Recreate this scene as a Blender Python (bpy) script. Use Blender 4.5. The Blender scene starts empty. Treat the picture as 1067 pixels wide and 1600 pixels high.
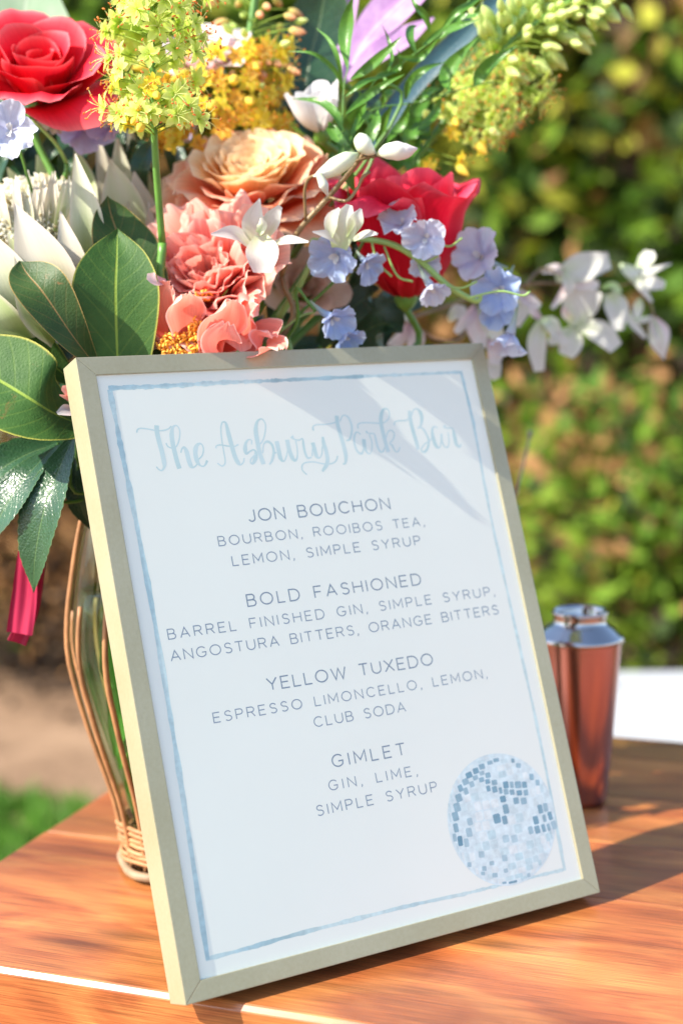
import bpy, bmesh, math, random
import numpy as np
from mathutils import Vector, Matrix
random.seed(7); rng = np.random.default_rng(7)
S = bpy.context.scene; COL = S.collection
PI = math.pi

# ------------------------------------------------------------------ camera, sky, sun, exposure
FPX, PITCH, ROLL, CH = 2415.2, 0.14185, 0.01423, 0.40148      # focal length in photo pixels, tilt, roll, height over table
cp, sp, cr, sr = math.cos(PITCH), math.sin(PITCH), math.cos(ROLL), math.sin(ROLL)
CF = Vector((0, cp, -sp)); cu0 = Vector((0, sp, cp)); cx0 = Vector((1, 0, 0))
CR = cr * cx0 - sr * cu0; CU = cr * cu0 + sr * cx0
CAM = Vector((0, 0, CH))
cam = bpy.data.cameras.new('camera'); camo = bpy.data.objects.new('camera', cam); COL.objects.link(camo)
camo.matrix_world = Matrix(((CR.x, CU.x, -CF.x, 0), (CR.y, CU.y, -CF.y, 0), (CR.z, CU.z, -CF.z, CH), (0, 0, 0, 1)))
cam.sensor_fit = 'VERTICAL'; cam.sensor_height = 36; cam.lens = FPX / 1600 * 36
cam.clip_start = .05; cam.clip_end = 400
cam.dof.use_dof = True; cam.dof.focus_distance = .93; cam.dof.aperture_fstop = 3.9
S.camera = camo
SUN_AZ, SUN_EL = math.radians(22.5), math.radians(40)           # the way the light travels, its height
w = bpy.data.worlds.new('World'); S.world = w; w.use_nodes = True
nt = w.node_tree; bg = nt.nodes['Background']
sky = nt.nodes.new('ShaderNodeTexSky'); sky.sky_type = 'NISHITA'; sky.sun_disc = False
sky.sun_elevation = SUN_EL
sdir = Vector((-math.cos(SUN_AZ), -math.sin(SUN_AZ)))
sky.sun_rotation = math.atan2(sdir.x, sdir.y)
nt.links.new(sky.outputs[0], bg.inputs[0]); bg.inputs[1].default_value = .135
sun = bpy.data.lights.new('sun', 'SUN'); sun.energy = 4.3; sun.angle = math.radians(.5); sun.color = (1, .935, .81)
suno = bpy.data.objects.new('sun', sun); COL.objects.link(suno)
L = Vector((math.cos(SUN_AZ) * math.cos(SUN_EL), math.sin(SUN_AZ) * math.cos(SUN_EL), -math.sin(SUN_EL)))
suno.rotation_euler = L.to_track_quat('-Z', 'Y').to_euler()
S.view_settings.view_transform = 'Standard'; S.view_settings.look = 'None'
S.view_settings.exposure = 1.32; S.view_settings.gamma = 1
S.cycles.use_denoising = True
S.cycles.max_bounces = 10; S.cycles.transparent_max_bounces = 16

# ------------------------------------------------------------------ helpers
def ray(px, py):
    return CF + CR * ((px - 533.5) / FPX) - CU * ((py - 800) / FPX)
def P(px, py, d):
    return CAM + ray(px, py) * d
def gnd(px, py, z=0.):
    r = ray(px, py); return CAM + r * ((z - CH) / r.z)
def tag(o, label=None, cat=None, group=None, kind=None):
    if label: o['label'] = label
    if cat: o['category'] = cat
    if group: o['group'] = group
    if kind: o['kind'] = kind
    return o
def empty(name, loc=(0, 0, 0), rot=None):
    o = bpy.data.objects.new(name, None); COL.objects.link(o); o.empty_display_size = .02
    if rot is not None:
        o.matrix_world = Matrix.Translation(Vector(loc)) @ rot.to_4x4()
    else: o.location = loc
    return o
def obj(name, me, m=None, parent=None):
    """links a mesh; vertices are given in the parent's own space"""
    o = bpy.data.objects.new(name, me); COL.objects.link(o)
    if m is not None and len(me.materials) == 0: me.materials.append(m)
    if parent is not None: o.parent = parent
    return o
def mesh(name, V, F, uv=None, col=None, smooth=True):
    me = bpy.data.meshes.new(name)
    me.from_pydata([tuple(v) for v in V], [], [tuple(f) for f in F])
    if uv is not None:
        l = me.uv_layers.new(name='UVMap')
        uva = np.array(uv, dtype=np.float32)
        idx = np.zeros(len(me.loops), dtype=np.int32); me.loops.foreach_get('vertex_index', idx)
        l.data.foreach_set('uv', uva[idx].ravel())
    if col is not None:
        a = me.color_attributes.new('col', 'FLOAT_COLOR', 'POINT')
        c = np.ones((len(V), 4), dtype=np.float32); c[:, :3] = np.array(col)[:, :3]
        a.data.foreach_set('color', c.ravel())
    if smooth: me.polygons.foreach_set('use_smooth', [True] * len(me.polygons))
    me.update(); return me
class MB:
    """collects pieces of one mesh"""
    def __init__(s): s.V = []; s.F = []; s.U = []; s.C = []
    def add(s, V, F, U=None, C=None):
        n = len(s.V); s.V += [tuple(v) for v in V]; s.F += [tuple(i + n for i in f) for f in F]
        s.U += list(U) if U is not None else [(0, 0)] * len(V)
        s.C += list(C) if C is not None else [(1, 1, 1)] * len(V)
    def mesh(s, name, smooth=True): return mesh(name, s.V, s.F, s.U, s.C, smooth)
def spline(pts, n):
    """Catmull-Rom through points of any dimension, n samples"""
    p = np.array([list(q) for q in pts], dtype=float)
    if len(p) == 2:
        t = np.linspace(0, 1, n)[:, None]; return p[0] * (1 - t) + p[1] * t
    p = np.vstack([2 * p[0] - p[1], p, 2 * p[-1] - p[-2]]); k = len(p) - 3
    out = []
    for t in np.linspace(0, k - 1e-9, n):
        i = int(t); f = t - i; a, b, c, d = p[i:i + 4]
        out.append(.5 * ((2 * b) + (c - a) * f + (2 * a - 5 * b + 4 * c - d) * f * f + (3 * b - a - 3 * c + d) * f ** 3))
    return np.array(out)
def tube_geo(pts, r, n=8, sides=6, raw=False):
    c = np.array([list(q) for q in pts], dtype=float) if raw else spline(pts, n)
    n = len(c); rr = np.interp(np.linspace(0, 1, n), np.linspace(0, 1, len(r)), r) if hasattr(r, '__len__') else np.full(n, r)
    V = []; F = []; U = []
    prev = None
    for i in range(n):
        t = Vector(c[min(i + 1, n - 1)] - c[max(i - 1, 0)]); t = t.normalized() if t.length > 1e-9 else Vector((0, 0, 1))
        if prev is None: a = t.orthogonal().normalized()
        else:
            a = prev - t * prev.dot(t); a = a.normalized() if a.length > 1e-6 else t.orthogonal().normalized()
        prev = a; b = t.cross(a)
        for k in range(sides):
            q = 2 * PI * k / sides
            V.append(Vector(c[i]) + (a * math.cos(q) + b * math.sin(q)) * rr[i]); U.append((k / sides, i / (n - 1)))
    for i in range(n - 1):
        for k in range(sides):
            F.append((i * sides + k, i * sides + (k + 1) % sides, (i + 1) * sides + (k + 1) % sides, (i + 1) * sides + k))
    F.append(tuple(range(sides - 1, -1, -1))); F.append(tuple((n - 1) * sides + k for k in range(sides)))
    return V, F, U
def box_geo(x0, x1, y0, y1, z0, z1):
    V = [(x, y, z) for x in (x0, x1) for y in (y0, y1) for z in (z0, z1)]
    F = [(0, 1, 3, 2), (4, 6, 7, 5), (0, 4, 5, 1), (2, 3, 7, 6), (0, 2, 6, 4), (1, 5, 7, 3)]
    return V, F
def lathe_geo(prof, n=48, c=(0, 0, 0), ccw=True):
    V = []; F = []; U = []
    for i, (r, z) in enumerate(prof):
        for k in range(n):
            q = 2 * PI * k / n; V.append((c[0] + r * math.cos(q), c[1] + r * math.sin(q), c[2] + z)); U.append((k / n, i / (len(prof) - 1)))
    for i in range(len(prof) - 1):
        for k in range(n): F.append((i * n + k, i * n + (k + 1) % n, (i + 1) * n + (k + 1) % n, (i + 1) * n + k))
    return V, F, U
def bevel(me, wd, seg=2):
    bm = bmesh.new(); bm.from_mesh(me)
    bmesh.ops.bevel(bm, geom=[e for e in bm.edges if len(e.link_faces) == 2 and e.calc_face_angle(0) > .5], offset=wd, segments=seg, affect='EDGES', profile=.7)
    bm.to_mesh(me); bm.free(); return me

# ------------------------------------------------------------------ materials
def newmat(name):
    m = bpy.data.materials.new(name); m.use_nodes = True; return m, m.node_tree, m.node_tree.nodes, m.node_tree.links
def N(nodes, t, **kw):
    n = nodes.new(t)
    for k, v in kw.items():
        if k in n.inputs.keys(): n.inputs[k].default_value = v
        else: setattr(n, k, v)
    return n
def simple(name, col, rough=.5, metal=0., spec=.5, noise=0, nscale=40, bump=0, bscale=200, coat=0, vcol=False):
    m, t, n, l = newmat(name); b = n['Principled BSDF']
    b.inputs['Base Color'].default_value = (*col, 1); b.inputs['Roughness'].default_value = rough
    b.inputs['Metallic'].default_value = metal; b.inputs['Specular IOR Level'].default_value = spec
    b.inputs['Coat Weight'].default_value = coat
    src = None
    if vcol:
        a = N(n, 'ShaderNodeAttribute', attribute_name='col'); src = a.outputs['Color']
    if noise:
        tc = N(n, 'ShaderNodeTexCoord'); nz = N(n, 'ShaderNodeTexNoise', Scale=nscale, Detail=5.)
        l.new(tc.outputs['Object'], nz.inputs['Vector'])
        h = N(n, 'ShaderNodeMapRange'); h.inputs['To Min'].default_value = 1 - noise; h.inputs['To Max'].default_value = 1 + noise
        h.inputs['From Min'].default_value = .3; h.inputs['From Max'].default_value = .7
        l.new(nz.outputs['Fac'], h.inputs['Value'])
        mx = N(n, 'ShaderNodeMix', data_type='RGBA', blend_type='MULTIPLY'); mx.inputs[0].default_value = 1
        if src is not None: l.new(src, mx.inputs[6])
        else: mx.inputs[6].default_value = (*col, 1)
        l.new(h.outputs[0], mx.inputs[7]); src = mx.outputs[2]
    if src is not None: l.new(src, b.inputs['Base Color'])
    if bump:
        tc = N(n, 'ShaderNodeTexCoord'); nz = N(n, 'ShaderNodeTexNoise', Scale=bscale, Detail=4.)
        l.new(tc.outputs['Object'], nz.inputs['Vector'])
        bp = N(n, 'ShaderNodeBump', Strength=bump, Distance=.001); l.new(nz.outputs['Fac'], bp.inputs['Height']); l.new(bp.outputs[0], b.inputs['Normal'])
    return m
def thin_glass(name, tint, rough=.0, ior=1.5, base=.0):
    m, t, n, l = newmat(name); n.remove(n['Principled BSDF']); out = n['Material Output']
    tr = N(n, 'ShaderNodeBsdfTransparent'); tr.inputs[0].default_value = (*tint, 1)
    gl = N(n, 'ShaderNodeBsdfGlossy'); gl.inputs['Roughness'].default_value = rough
    fr = N(n, 'ShaderNodeFresnel', IOR=ior); mx = N(n, 'ShaderNodeMixShader')
    gg = N(n, 'ShaderNodeNewGeometry'); mi = N(n, 'ShaderNodeMapRange')      # a sheet has the same reflectance from both sides
    mi.inputs['To Min'].default_value = ior; mi.inputs['To Max'].default_value = 1 / ior
    l.new(gg.outputs['Backfacing'], mi.inputs[0]); l.new(mi.outputs[0], fr.inputs[0])
    if base:
        ad = N(n, 'ShaderNodeMath', operation='ADD'); ad.inputs[1].default_value = base; l.new(fr.outputs[0], ad.inputs[0]); l.new(ad.outputs[0], mx.inputs[0])
    else: l.new(fr.outputs[0], mx.inputs[0])
    l.new(tr.outputs[0], mx.inputs[1]); l.new(gl.outputs[0], mx.inputs[2]); l.new(mx.outputs[0], out.inputs[0])
    return m
def wood(name, seed=0., tint=(1, 1, 1)):
    m, t, n, l = newmat(name); b = n['Principled BSDF']
    tc = N(n, 'ShaderNodeTexCoord'); oi = N(n, 'ShaderNodeObjectInfo')
    ofs = N(n, 'ShaderNodeVectorMath', operation='SCALE'); ofs.inputs['Scale'].default_value = 7.3
    cmb = N(n, 'ShaderNodeCombineXYZ'); l.new(oi.outputs['Random'], cmb.inputs[0]); l.new(oi.outputs['Random'], cmb.inputs[1]); l.new(cmb.outputs[0], ofs.inputs[0])
    ad = N(n, 'ShaderNodeVectorMath', operation='ADD'); l.new(tc.outputs['Object'], ad.inputs[0]); l.new(ofs.outputs[0], ad.inputs[1])
    mp = N(n, 'ShaderNodeMapping'); mp.inputs['Scale'].default_value = (2.4, 7, 7); l.new(ad.outputs[0], mp.inputs[0])
    n1 = N(n, 'ShaderNodeTexNoise', Scale=3.0, Detail=3., Roughness=.5, Distortion=1.2); l.new(mp.outputs[0], n1.inputs['Vector'])
    mp2 = N(n, 'ShaderNodeMapping'); mp2.inputs['Scale'].default_value = (7, 430, 430); l.new(ad.outputs[0], mp2.inputs[0])
    n2 = N(n, 'ShaderNodeTexNoise', Scale=2.4, Detail=5., Roughness=.65); l.new(mp2.outputs[0], n2.inputs['Vector'])
    n3 = N(n, 'ShaderNodeTexNoise', Scale=1.1, Detail=2.); l.new(mp.outputs[0], n3.inputs['Vector'])
    mp4 = N(n, 'ShaderNodeMapping'); mp4.inputs['Scale'].default_value = (9, 60, 60); l.new(ad.outputs[0], mp4.inputs[0])
    n4 = N(n, 'ShaderNodeTexNoise', Scale=1.1, Detail=3., Roughness=.5); l.new(mp4.outputs[0], n4.inputs['Vector'])
    cr_ = N(n, 'ShaderNodeValToRGB'); e = cr_.color_ramp.elements
    e[0].position = .26; e[0].color = (.20, .058, .022, 1); e[1].position = .80; e[1].color = (.56, .25, .085, 1)
    k = e.new(.45); k.color = (.38, .12, .04, 1); k = e.new(.57); k.color = (.47, .18, .06, 1)
    l.new(n1.outputs['Fac'], cr_.inputs[0])
    def mul(a, bsock, lo, hi, f0=.3, f1=.7):
        h = N(n, 'ShaderNodeMapRange'); h.inputs['From Min'].default_value = f0; h.inputs['From Max'].default_value = f1
        h.inputs['To Min'].default_value = lo; h.inputs['To Max'].default_value = hi; l.new(bsock, h.inputs[0])
        mx = N(n, 'ShaderNodeMix', data_type='RGBA', blend_type='MULTIPLY'); mx.inputs[0].default_value = 1
        l.new(a, mx.inputs[6]); l.new(h.outputs[0], mx.inputs[7]); return mx.outputs[2]
    c = mul(cr_.outputs[0], n2.outputs['Fac'], .52, 1.36, .34, .66); c = mul(c, n3.outputs['Fac'], .62, 1.3)
    c = mul(c, n4.outputs['Fac'], .86, 1.05, .30, .6)
    c = mul(c, oi.outputs['Random'], .80, 1.16, 0, 1)
    for kx, ky, ks in KNOTS:
        v1 = N(n, 'ShaderNodeVectorMath', operation='SUBTRACT'); l.new(tc.outputs['Object'], v1.inputs[0]); v1.inputs[1].default_value = (kx, ky, 0)
        v2 = N(n, 'ShaderNodeVectorMath', operation='MULTIPLY'); l.new(v1.outputs[0], v2.inputs[0]); v2.inputs[1].default_value = (.32, 1, 0)
        nd = N(n, 'ShaderNodeVectorMath', operation='SCALE'); l.new(n2.outputs['Color'], nd.inputs[0]); nd.inputs['Scale'].default_value = .010
        v4 = N(n, 'ShaderNodeVectorMath', operation='ADD'); l.new(v2.outputs[0], v4.inputs[0]); l.new(nd.outputs[0], v4.inputs[1])
        v3 = N(n, 'ShaderNodeVectorMath', operation='LENGTH'); l.new(v4.outputs[0], v3.inputs[0]); c = mul(c, v3.outputs['Value'], .28, 1.0, ks * .3, ks * 1.5)
    mx = N(n, 'ShaderNodeMix', data_type='RGBA', blend_type='MULTIPLY'); mx.inputs[0].default_value = 1; mx.inputs[7].default_value = (*tint, 1)
    l.new(c, mx.inputs[6]); l.new(mx.outputs[2], b.inputs['Base Color'])
    b.inputs['Coat Weight'].default_value = .7; b.inputs['Coat Roughness'].default_value = .24; b.inputs['Specular IOR Level'].default_value = .3
    rr = N(n, 'ShaderNodeMapRange'); rr.inputs['To Min'].default_value = .2; rr.inputs['To Max'].default_value = .5; l.new(n2.outputs['Fac'], rr.inputs[0]); l.new(rr.outputs[0], b.inputs['Roughness'])
    bp = N(n, 'ShaderNodeBump', Strength=.25, Distance=.0006); l.new(n2.outputs['Fac'], bp.inputs['Height']); l.new(bp.outputs[0], b.inputs['Normal'])
    return m
def brushed(name, col, metal=.32, rough=.36):
    m, t, n, l = newmat(name); b = n['Principled BSDF']
    tc = N(n, 'ShaderNodeTexCoord'); mp = N(n, 'ShaderNodeMapping'); mp.inputs['Scale'].default_value = (60, 60, 60); l.new(tc.outputs['Object'], mp.inputs[0])
    nz = N(n, 'ShaderNodeTexNoise', Scale=6., Detail=6., Roughness=.7); l.new(mp.outputs[0], nz.inputs['Vector'])
    n2 = N(n, 'ShaderNodeTexNoise', Scale=14., Detail=3.); l.new(tc.outputs['Object'], n2.inputs['Vector'])
    r = N(n, 'ShaderNodeValToRGB'); r.color_ramp.elements[0].position = .3; r.color_ramp.elements[1].position = .7
    r.color_ramp.elements[0].color = (col[0] * .78, col[1] * .75, col[2] * .66, 1); r.color_ramp.elements[1].color = (*col, 1)
    mt = N(n, 'ShaderNodeMath', operation='MULTIPLY_ADD'); mt.inputs[1].default_value = .4; l.new(nz.outputs['Fac'], mt.inputs[0])
    m2 = N(n, 'ShaderNodeMath', operation='MULTIPLY'); m2.inputs[1].default_value = .6; l.new(n2.outputs['Fac'], m2.inputs[0]); l.new(m2.outputs[0], mt.inputs[2])
    l.new(mt.outputs[0], r.inputs[0]); l.new(r.outputs[0], b.inputs['Base Color'])
    b.inputs['Metallic'].default_value = metal; b.inputs['Roughness'].default_value = rough
    bp = N(n, 'ShaderNodeBump', Strength=.3, Distance=.0004); l.new(nz.outputs['Fac'], bp.inputs['Height']); l.new(bp.outputs[0], b.inputs['Normal'])
    return m
M = {}
M['gold'] = brushed('champagne_frame', (.45, .42, .285))
M['card'] = simple('card_paper', (.87, .88, .77), .65, noise=.015, nscale=9)
M['print'] = simple('printed_ink', (1, 1, 1), .7, vcol=True)
M['wash'] = simple('watercolour', (1, 1, 1), .7, vcol=True, noise=.12, nscale=260)
M['backing'] = simple('frame_backing', (.08, .07, .06), .8)
M['pane'] = thin_glass('picture_glass', (.985, .99, .99), .03)
M['glass'] = thin_glass('vase_glass', (.86, .93, .86), .01, 1.45)
M['water'] = thin_glass('vase_water', (.80, .95, .82), .0, 1.33)
M['twig'] = simple('peeled_cane', (.36, .17, .07), .55, noise=.25, nscale=60, bump=.3, bscale=300)
M['copper'] = simple('copper_plate', (.44, .205, .165), .22, 1.)
M['steel'] = simple('polished_steel', (.50, .47, .46), .14, 1.)
M['darksteel'] = simple('dark_steel', (.05, .05, .05), .6, .2)

# ------------------------------------------------------------------ the setting
GZ = -1.0
def ground_mat():
    m, t, n, l = newmat('mulch_ground'); b = n['Principled BSDF']; tc = N(n, 'ShaderNodeTexCoord')
    n1 = N(n, 'ShaderNodeTexNoise', Scale=2.2, Detail=7., Roughness=.65); n2 = N(n, 'ShaderNodeTexNoise', Scale=28., Detail=4.)
    for q in (n1, n2): l.new(tc.outputs['Object'], q.inputs['Vector'])
    mt = N(n, 'ShaderNodeMath', operation='MULTIPLY_ADD'); mt.inputs[1].default_value = .35; l.new(n2.outputs['Fac'], mt.inputs[0])
    m2 = N(n, 'ShaderNodeMath', operation='MULTIPLY'); m2.inputs[1].default_value = .65; l.new(n1.outputs['Fac'], m2.inputs[0]); l.new(m2.outputs[0], mt.inputs[2])
    r = N(n, 'ShaderNodeValToRGB'); e = r.color_ramp.elements; e[0].position = .36; e[0].color = (.10, .055, .028, 1); e[1].position = .62; e[1].color = (.30, .19, .115, 1)
    k = e.new(.47); k.color = (.20, .12, .068, 1); l.new(mt.outputs[0], r.inputs[0]); l.new(r.outputs[0], b.inputs['Base Color']); b.inputs['Roughness'].default_value = .95
    return m
gm = MB(); nx = 60
gv = [(x, y, GZ + .015 * math.sin(3 * x) * math.cos(2.3 * y)) for y in np.linspace(-6, 14, nx) for x in np.linspace(-12, 12, nx)]
gm.add(gv, [(j * nx + i, j * nx + i + 1, (j + 1) * nx + i + 1, (j + 1) * nx + i) for j in range(nx - 1) for i in range(nx - 1)])
gm.add([(-150, -150, GZ - .03), (150, -150, GZ - .03), (150, 150, GZ - .03), (-150, 150, GZ - .03)], [(0, 1, 2, 3)])
tag(obj('ground', gm.mesh('ground'), ground_mat()), kind='structure')
# lawn: the green corner below the mulch bed on the left
grass_m = simple('grass_blade', (1, 1, 1), .6, vcol=True)
LA = gnd(-60, 1262, GZ); LB = gnd(140, 1262, GZ)
lawn = MB(); nn = 26000
def blades(mb, xs, ys, h, wd):
    for x, y in zip(xs, ys):
        a = random.uniform(0, PI); dx, dy = math.cos(a) * wd, math.sin(a) * wd; hh = h * random.uniform(.5, 1.2)
        tx, ty = random.gauss(0, .3) * hh, random.gauss(0, .3) * hh
        g = random.uniform(.75, 1.3); c = (.07 * g, .19 * g, .008 * g)
        mb.add([(x - dx, y - dy, GZ), (x + dx, y + dy, GZ), (x + tx, y + ty, GZ + hh)], [(0, 1, 2)], None, [c, c, c])
xs = [random.uniform(LA.x - 1.6, LB.x + .5) for _ in range(nn)]
ys = [LA.y + random.uniform(-1.9, .0) + .12 * math.sin(4 * x) + random.gauss(0, .03) for x in xs]
blades(lawn, xs, ys, .06, .008)
tag(obj('lawn', lawn.mesh('lawn', False), grass_m), 'short bright green grass beside the brown mulch bed', 'grass', kind='stuff')

# shrubs of the border behind, each its own mass of leaves on stems
leaf_m = None
def foliage_mat(name, rough=.45):
    m, t, n, l = newmat(name); b = n['Principled BSDF']; a = N(n, 'ShaderNodeAttribute', attribute_name='col')
    l.new(a.outputs['Color'], b.inputs['Base Color']); b.inputs['Roughness'].default_value = rough
    tr = N(n, 'ShaderNodeBsdfTranslucent'); l.new(a.outputs['Color'], tr.inputs[0])
    mx = N(n, 'ShaderNodeMixShader'); mx.inputs[0].default_value = .35
    l.new(b.outputs[0], mx.inputs[1]); l.new(tr.outputs[0], mx.inputs[2]); l.new(mx.outputs[0], n['Material Output'].inputs[0]); return m
M['foliage'] = foliage_mat('shrub_leaf', .75); M['bark'] = simple('shrub_bark', (.09, .055, .035), .9, noise=.3)
GREENS = [(.085, .19, .012), (.15, .27, .012), (.03, .06, .006), (.18, .28, .015), (.38, .38, .03), (.014, .028, .005), (.05, .12, .008)]  # dark entries stand in for shaded hollows in the foliage, the yellow for highlights
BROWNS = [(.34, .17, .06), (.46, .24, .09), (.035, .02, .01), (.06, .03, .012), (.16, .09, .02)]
def shrub(x, y, rx, ry, h, nl, label, brown=.25, size=.05, z0=0., seed=0):
    rs = random.Random(seed * 31 + 5)
    e = empty('garden_shrub', (x, y, GZ)); tag(e, label, 'shrub', 'shrubs of the garden border')
    nc = int(nl / 118); fo = MB()
    for c in range(nc):
        th = rs.uniform(0, 2 * PI); u = rs.uniform(-.15, 1); r = (rs.uniform(.35, 1)) ** .5 * (1 - .55 * max(u, 0) ** 2.2)
        if rs.random() < .6: th = -PI / 2 + rs.gauss(0, 1.0)
        cx, cy, cz = rx * r * math.cos(th), ry * r * math.sin(th), h * (.5 + .48 * (u * 1.15 - .15)) if z0 == 0 else z0 + (h - z0) * (.5 + .5 * u)
        cs = rs.uniform(.13, .26)
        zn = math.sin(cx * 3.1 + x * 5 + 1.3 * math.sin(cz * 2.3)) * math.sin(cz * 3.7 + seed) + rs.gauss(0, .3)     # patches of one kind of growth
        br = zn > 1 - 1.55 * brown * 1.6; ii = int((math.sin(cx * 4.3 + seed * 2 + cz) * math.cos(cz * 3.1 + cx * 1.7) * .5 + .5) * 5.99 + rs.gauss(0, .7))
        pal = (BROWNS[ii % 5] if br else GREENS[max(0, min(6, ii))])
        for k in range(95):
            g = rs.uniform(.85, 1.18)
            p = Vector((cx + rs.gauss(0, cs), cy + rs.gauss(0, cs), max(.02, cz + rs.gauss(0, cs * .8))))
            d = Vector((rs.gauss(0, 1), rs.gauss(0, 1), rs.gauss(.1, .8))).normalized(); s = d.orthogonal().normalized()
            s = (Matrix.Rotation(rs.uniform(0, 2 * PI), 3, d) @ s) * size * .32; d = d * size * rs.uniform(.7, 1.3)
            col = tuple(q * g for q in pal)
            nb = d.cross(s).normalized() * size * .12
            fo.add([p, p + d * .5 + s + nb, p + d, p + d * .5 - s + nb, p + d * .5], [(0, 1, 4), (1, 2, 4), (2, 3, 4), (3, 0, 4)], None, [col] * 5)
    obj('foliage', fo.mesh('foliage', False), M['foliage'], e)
    st = MB()
    for k in range(9):
        th = rs.uniform(0, 2 * PI); q = rs.uniform(.2, .75)
        st.add(*tube_geo([(0, 0, 0), (rx * q * .4 * math.cos(th), ry * q * .4 * math.sin(th), h * .35), (rx * q * math.cos(th), ry * q * math.sin(th), h * .8)], [.03, .02, .006], 7, 5))
    obj('stem', st.mesh('stem'), M['bark'], e)
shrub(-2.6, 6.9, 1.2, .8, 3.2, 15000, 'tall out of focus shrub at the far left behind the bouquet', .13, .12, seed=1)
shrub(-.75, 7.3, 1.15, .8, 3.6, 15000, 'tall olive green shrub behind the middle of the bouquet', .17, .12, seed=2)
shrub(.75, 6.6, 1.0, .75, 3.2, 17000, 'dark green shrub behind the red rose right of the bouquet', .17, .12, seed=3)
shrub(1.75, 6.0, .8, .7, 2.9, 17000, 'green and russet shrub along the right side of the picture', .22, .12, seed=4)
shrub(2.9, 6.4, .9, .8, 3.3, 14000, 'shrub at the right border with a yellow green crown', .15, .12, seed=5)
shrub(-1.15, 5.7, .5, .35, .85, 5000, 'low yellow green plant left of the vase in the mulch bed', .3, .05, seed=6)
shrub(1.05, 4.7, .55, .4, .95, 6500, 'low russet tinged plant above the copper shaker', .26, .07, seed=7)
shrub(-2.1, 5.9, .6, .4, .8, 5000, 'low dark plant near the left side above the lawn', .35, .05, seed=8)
# added dark hedge; its leaf colour stands in for deep shade between the shrubs
e = empty('shade_hedge', (0, 8.6, GZ)); tag(e, 'added very dark hedge standing in for the deep shade behind the garden shrubs', 'hedge')
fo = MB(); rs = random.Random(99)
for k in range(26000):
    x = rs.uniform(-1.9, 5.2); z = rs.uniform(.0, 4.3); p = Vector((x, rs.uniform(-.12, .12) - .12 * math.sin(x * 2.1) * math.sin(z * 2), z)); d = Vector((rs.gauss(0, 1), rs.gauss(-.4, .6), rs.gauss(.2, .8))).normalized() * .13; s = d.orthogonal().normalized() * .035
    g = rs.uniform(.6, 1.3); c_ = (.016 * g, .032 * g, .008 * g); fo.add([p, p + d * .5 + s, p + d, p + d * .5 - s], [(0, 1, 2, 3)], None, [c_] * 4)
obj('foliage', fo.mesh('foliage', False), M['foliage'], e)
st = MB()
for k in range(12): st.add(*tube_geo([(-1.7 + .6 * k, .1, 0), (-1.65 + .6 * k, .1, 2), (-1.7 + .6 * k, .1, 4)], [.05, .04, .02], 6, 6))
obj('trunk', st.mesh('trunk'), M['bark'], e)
# pale garden wall glimpsed at the top left
e = empty('garden_wall', (-1.6, 9.6, GZ)); tag(e, 'pale grey rendered wall glimpsed at the top left beside the red rose', 'wall')
wb = MB(); wb.add(*box_geo(-6, 1.0, 0, .25, 0, 4.2)); obj('wall_panel', bevel(wb.mesh('wall_panel', False), .01), simple('render_wall', (.55, .56, .55), .9, noise=.1, nscale=2), e)
wb = MB(); wb.add(*box_geo(-6.05, 1.05, -.05, .3, 4.2, 4.28)); obj('coping', bevel(wb.mesh('coping', False), .01), simple('coping_stone', (.4, .4, .38), .9), e)

# white cloth covered table beyond
e_ = empty('side_table', (.72, 2.0, GZ)); tag(e_, 'low side table under a white cloth with a pale blue stripe beyond the wooden table', 'table')
ct = MB(); nxc, nzc = 60, 14
cv = []; cc = []
for j in range(nzc):
    for i in range(nxc):
        t = i / (nxc - 1); x = -.38 + 1.4 * t; z = .765 * j / (nzc - 1)
        y = -.03 * math.sin(t * 46 + .6 * math.sin(9 * t)) * (1 - .75 * (j / (nzc - 1))) - .02 * (1 - j / (nzc - 1))
        cv.append((x, y, z)); cc.append((.45, .62, .765) if abs(x + .185) < .035 else (.37, .38, .39))
ct.add(cv, [(j * nxc + i, j * nxc + i + 1, (j + 1) * nxc + i + 1, (j + 1) * nxc + i) for j in range(nzc - 1) for i in range(nxc - 1)], None, cc)
top = [(-.38, 0, .765), (1.02, 0, .765), (1.02, .5, .77), (-.38, .5, .77)]
ct.add(top, [(0, 1, 2, 3)], None, [(.37, .38, .39)] * 4)
ct.add([(-.38, 0, 0), (-.38, 0, .765), (-.38, .5, .77), (-.38, .5, 0)], [(0, 1, 2, 3)], None, [(.37, .38, .39)] * 4)
obj('cloth', ct.mesh('cloth'), simple('white_linen', (1, 1, 1), .85, vcol=True), e_)
lg = MB()
for x, y in ((-.3, .08), (.9, .08), (-.3, .42), (.9, .42)): lg = MB(); lg.add(*box_geo(x - .02, x + .02, y - .02, y + .02, 0, .77)); obj('leg', lg.mesh('leg', False), M['darksteel'], e_)

# ------------------------------------------------------------------ wooden table
TA = gnd(0, 1512); TB = gnd(560, 1600); TX = (TB - TA).normalized(); TY = Vector((-TX.y, TX.x, 0))
la, lb = gnd(0, 1346.5), gnd(100, 1281)
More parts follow.
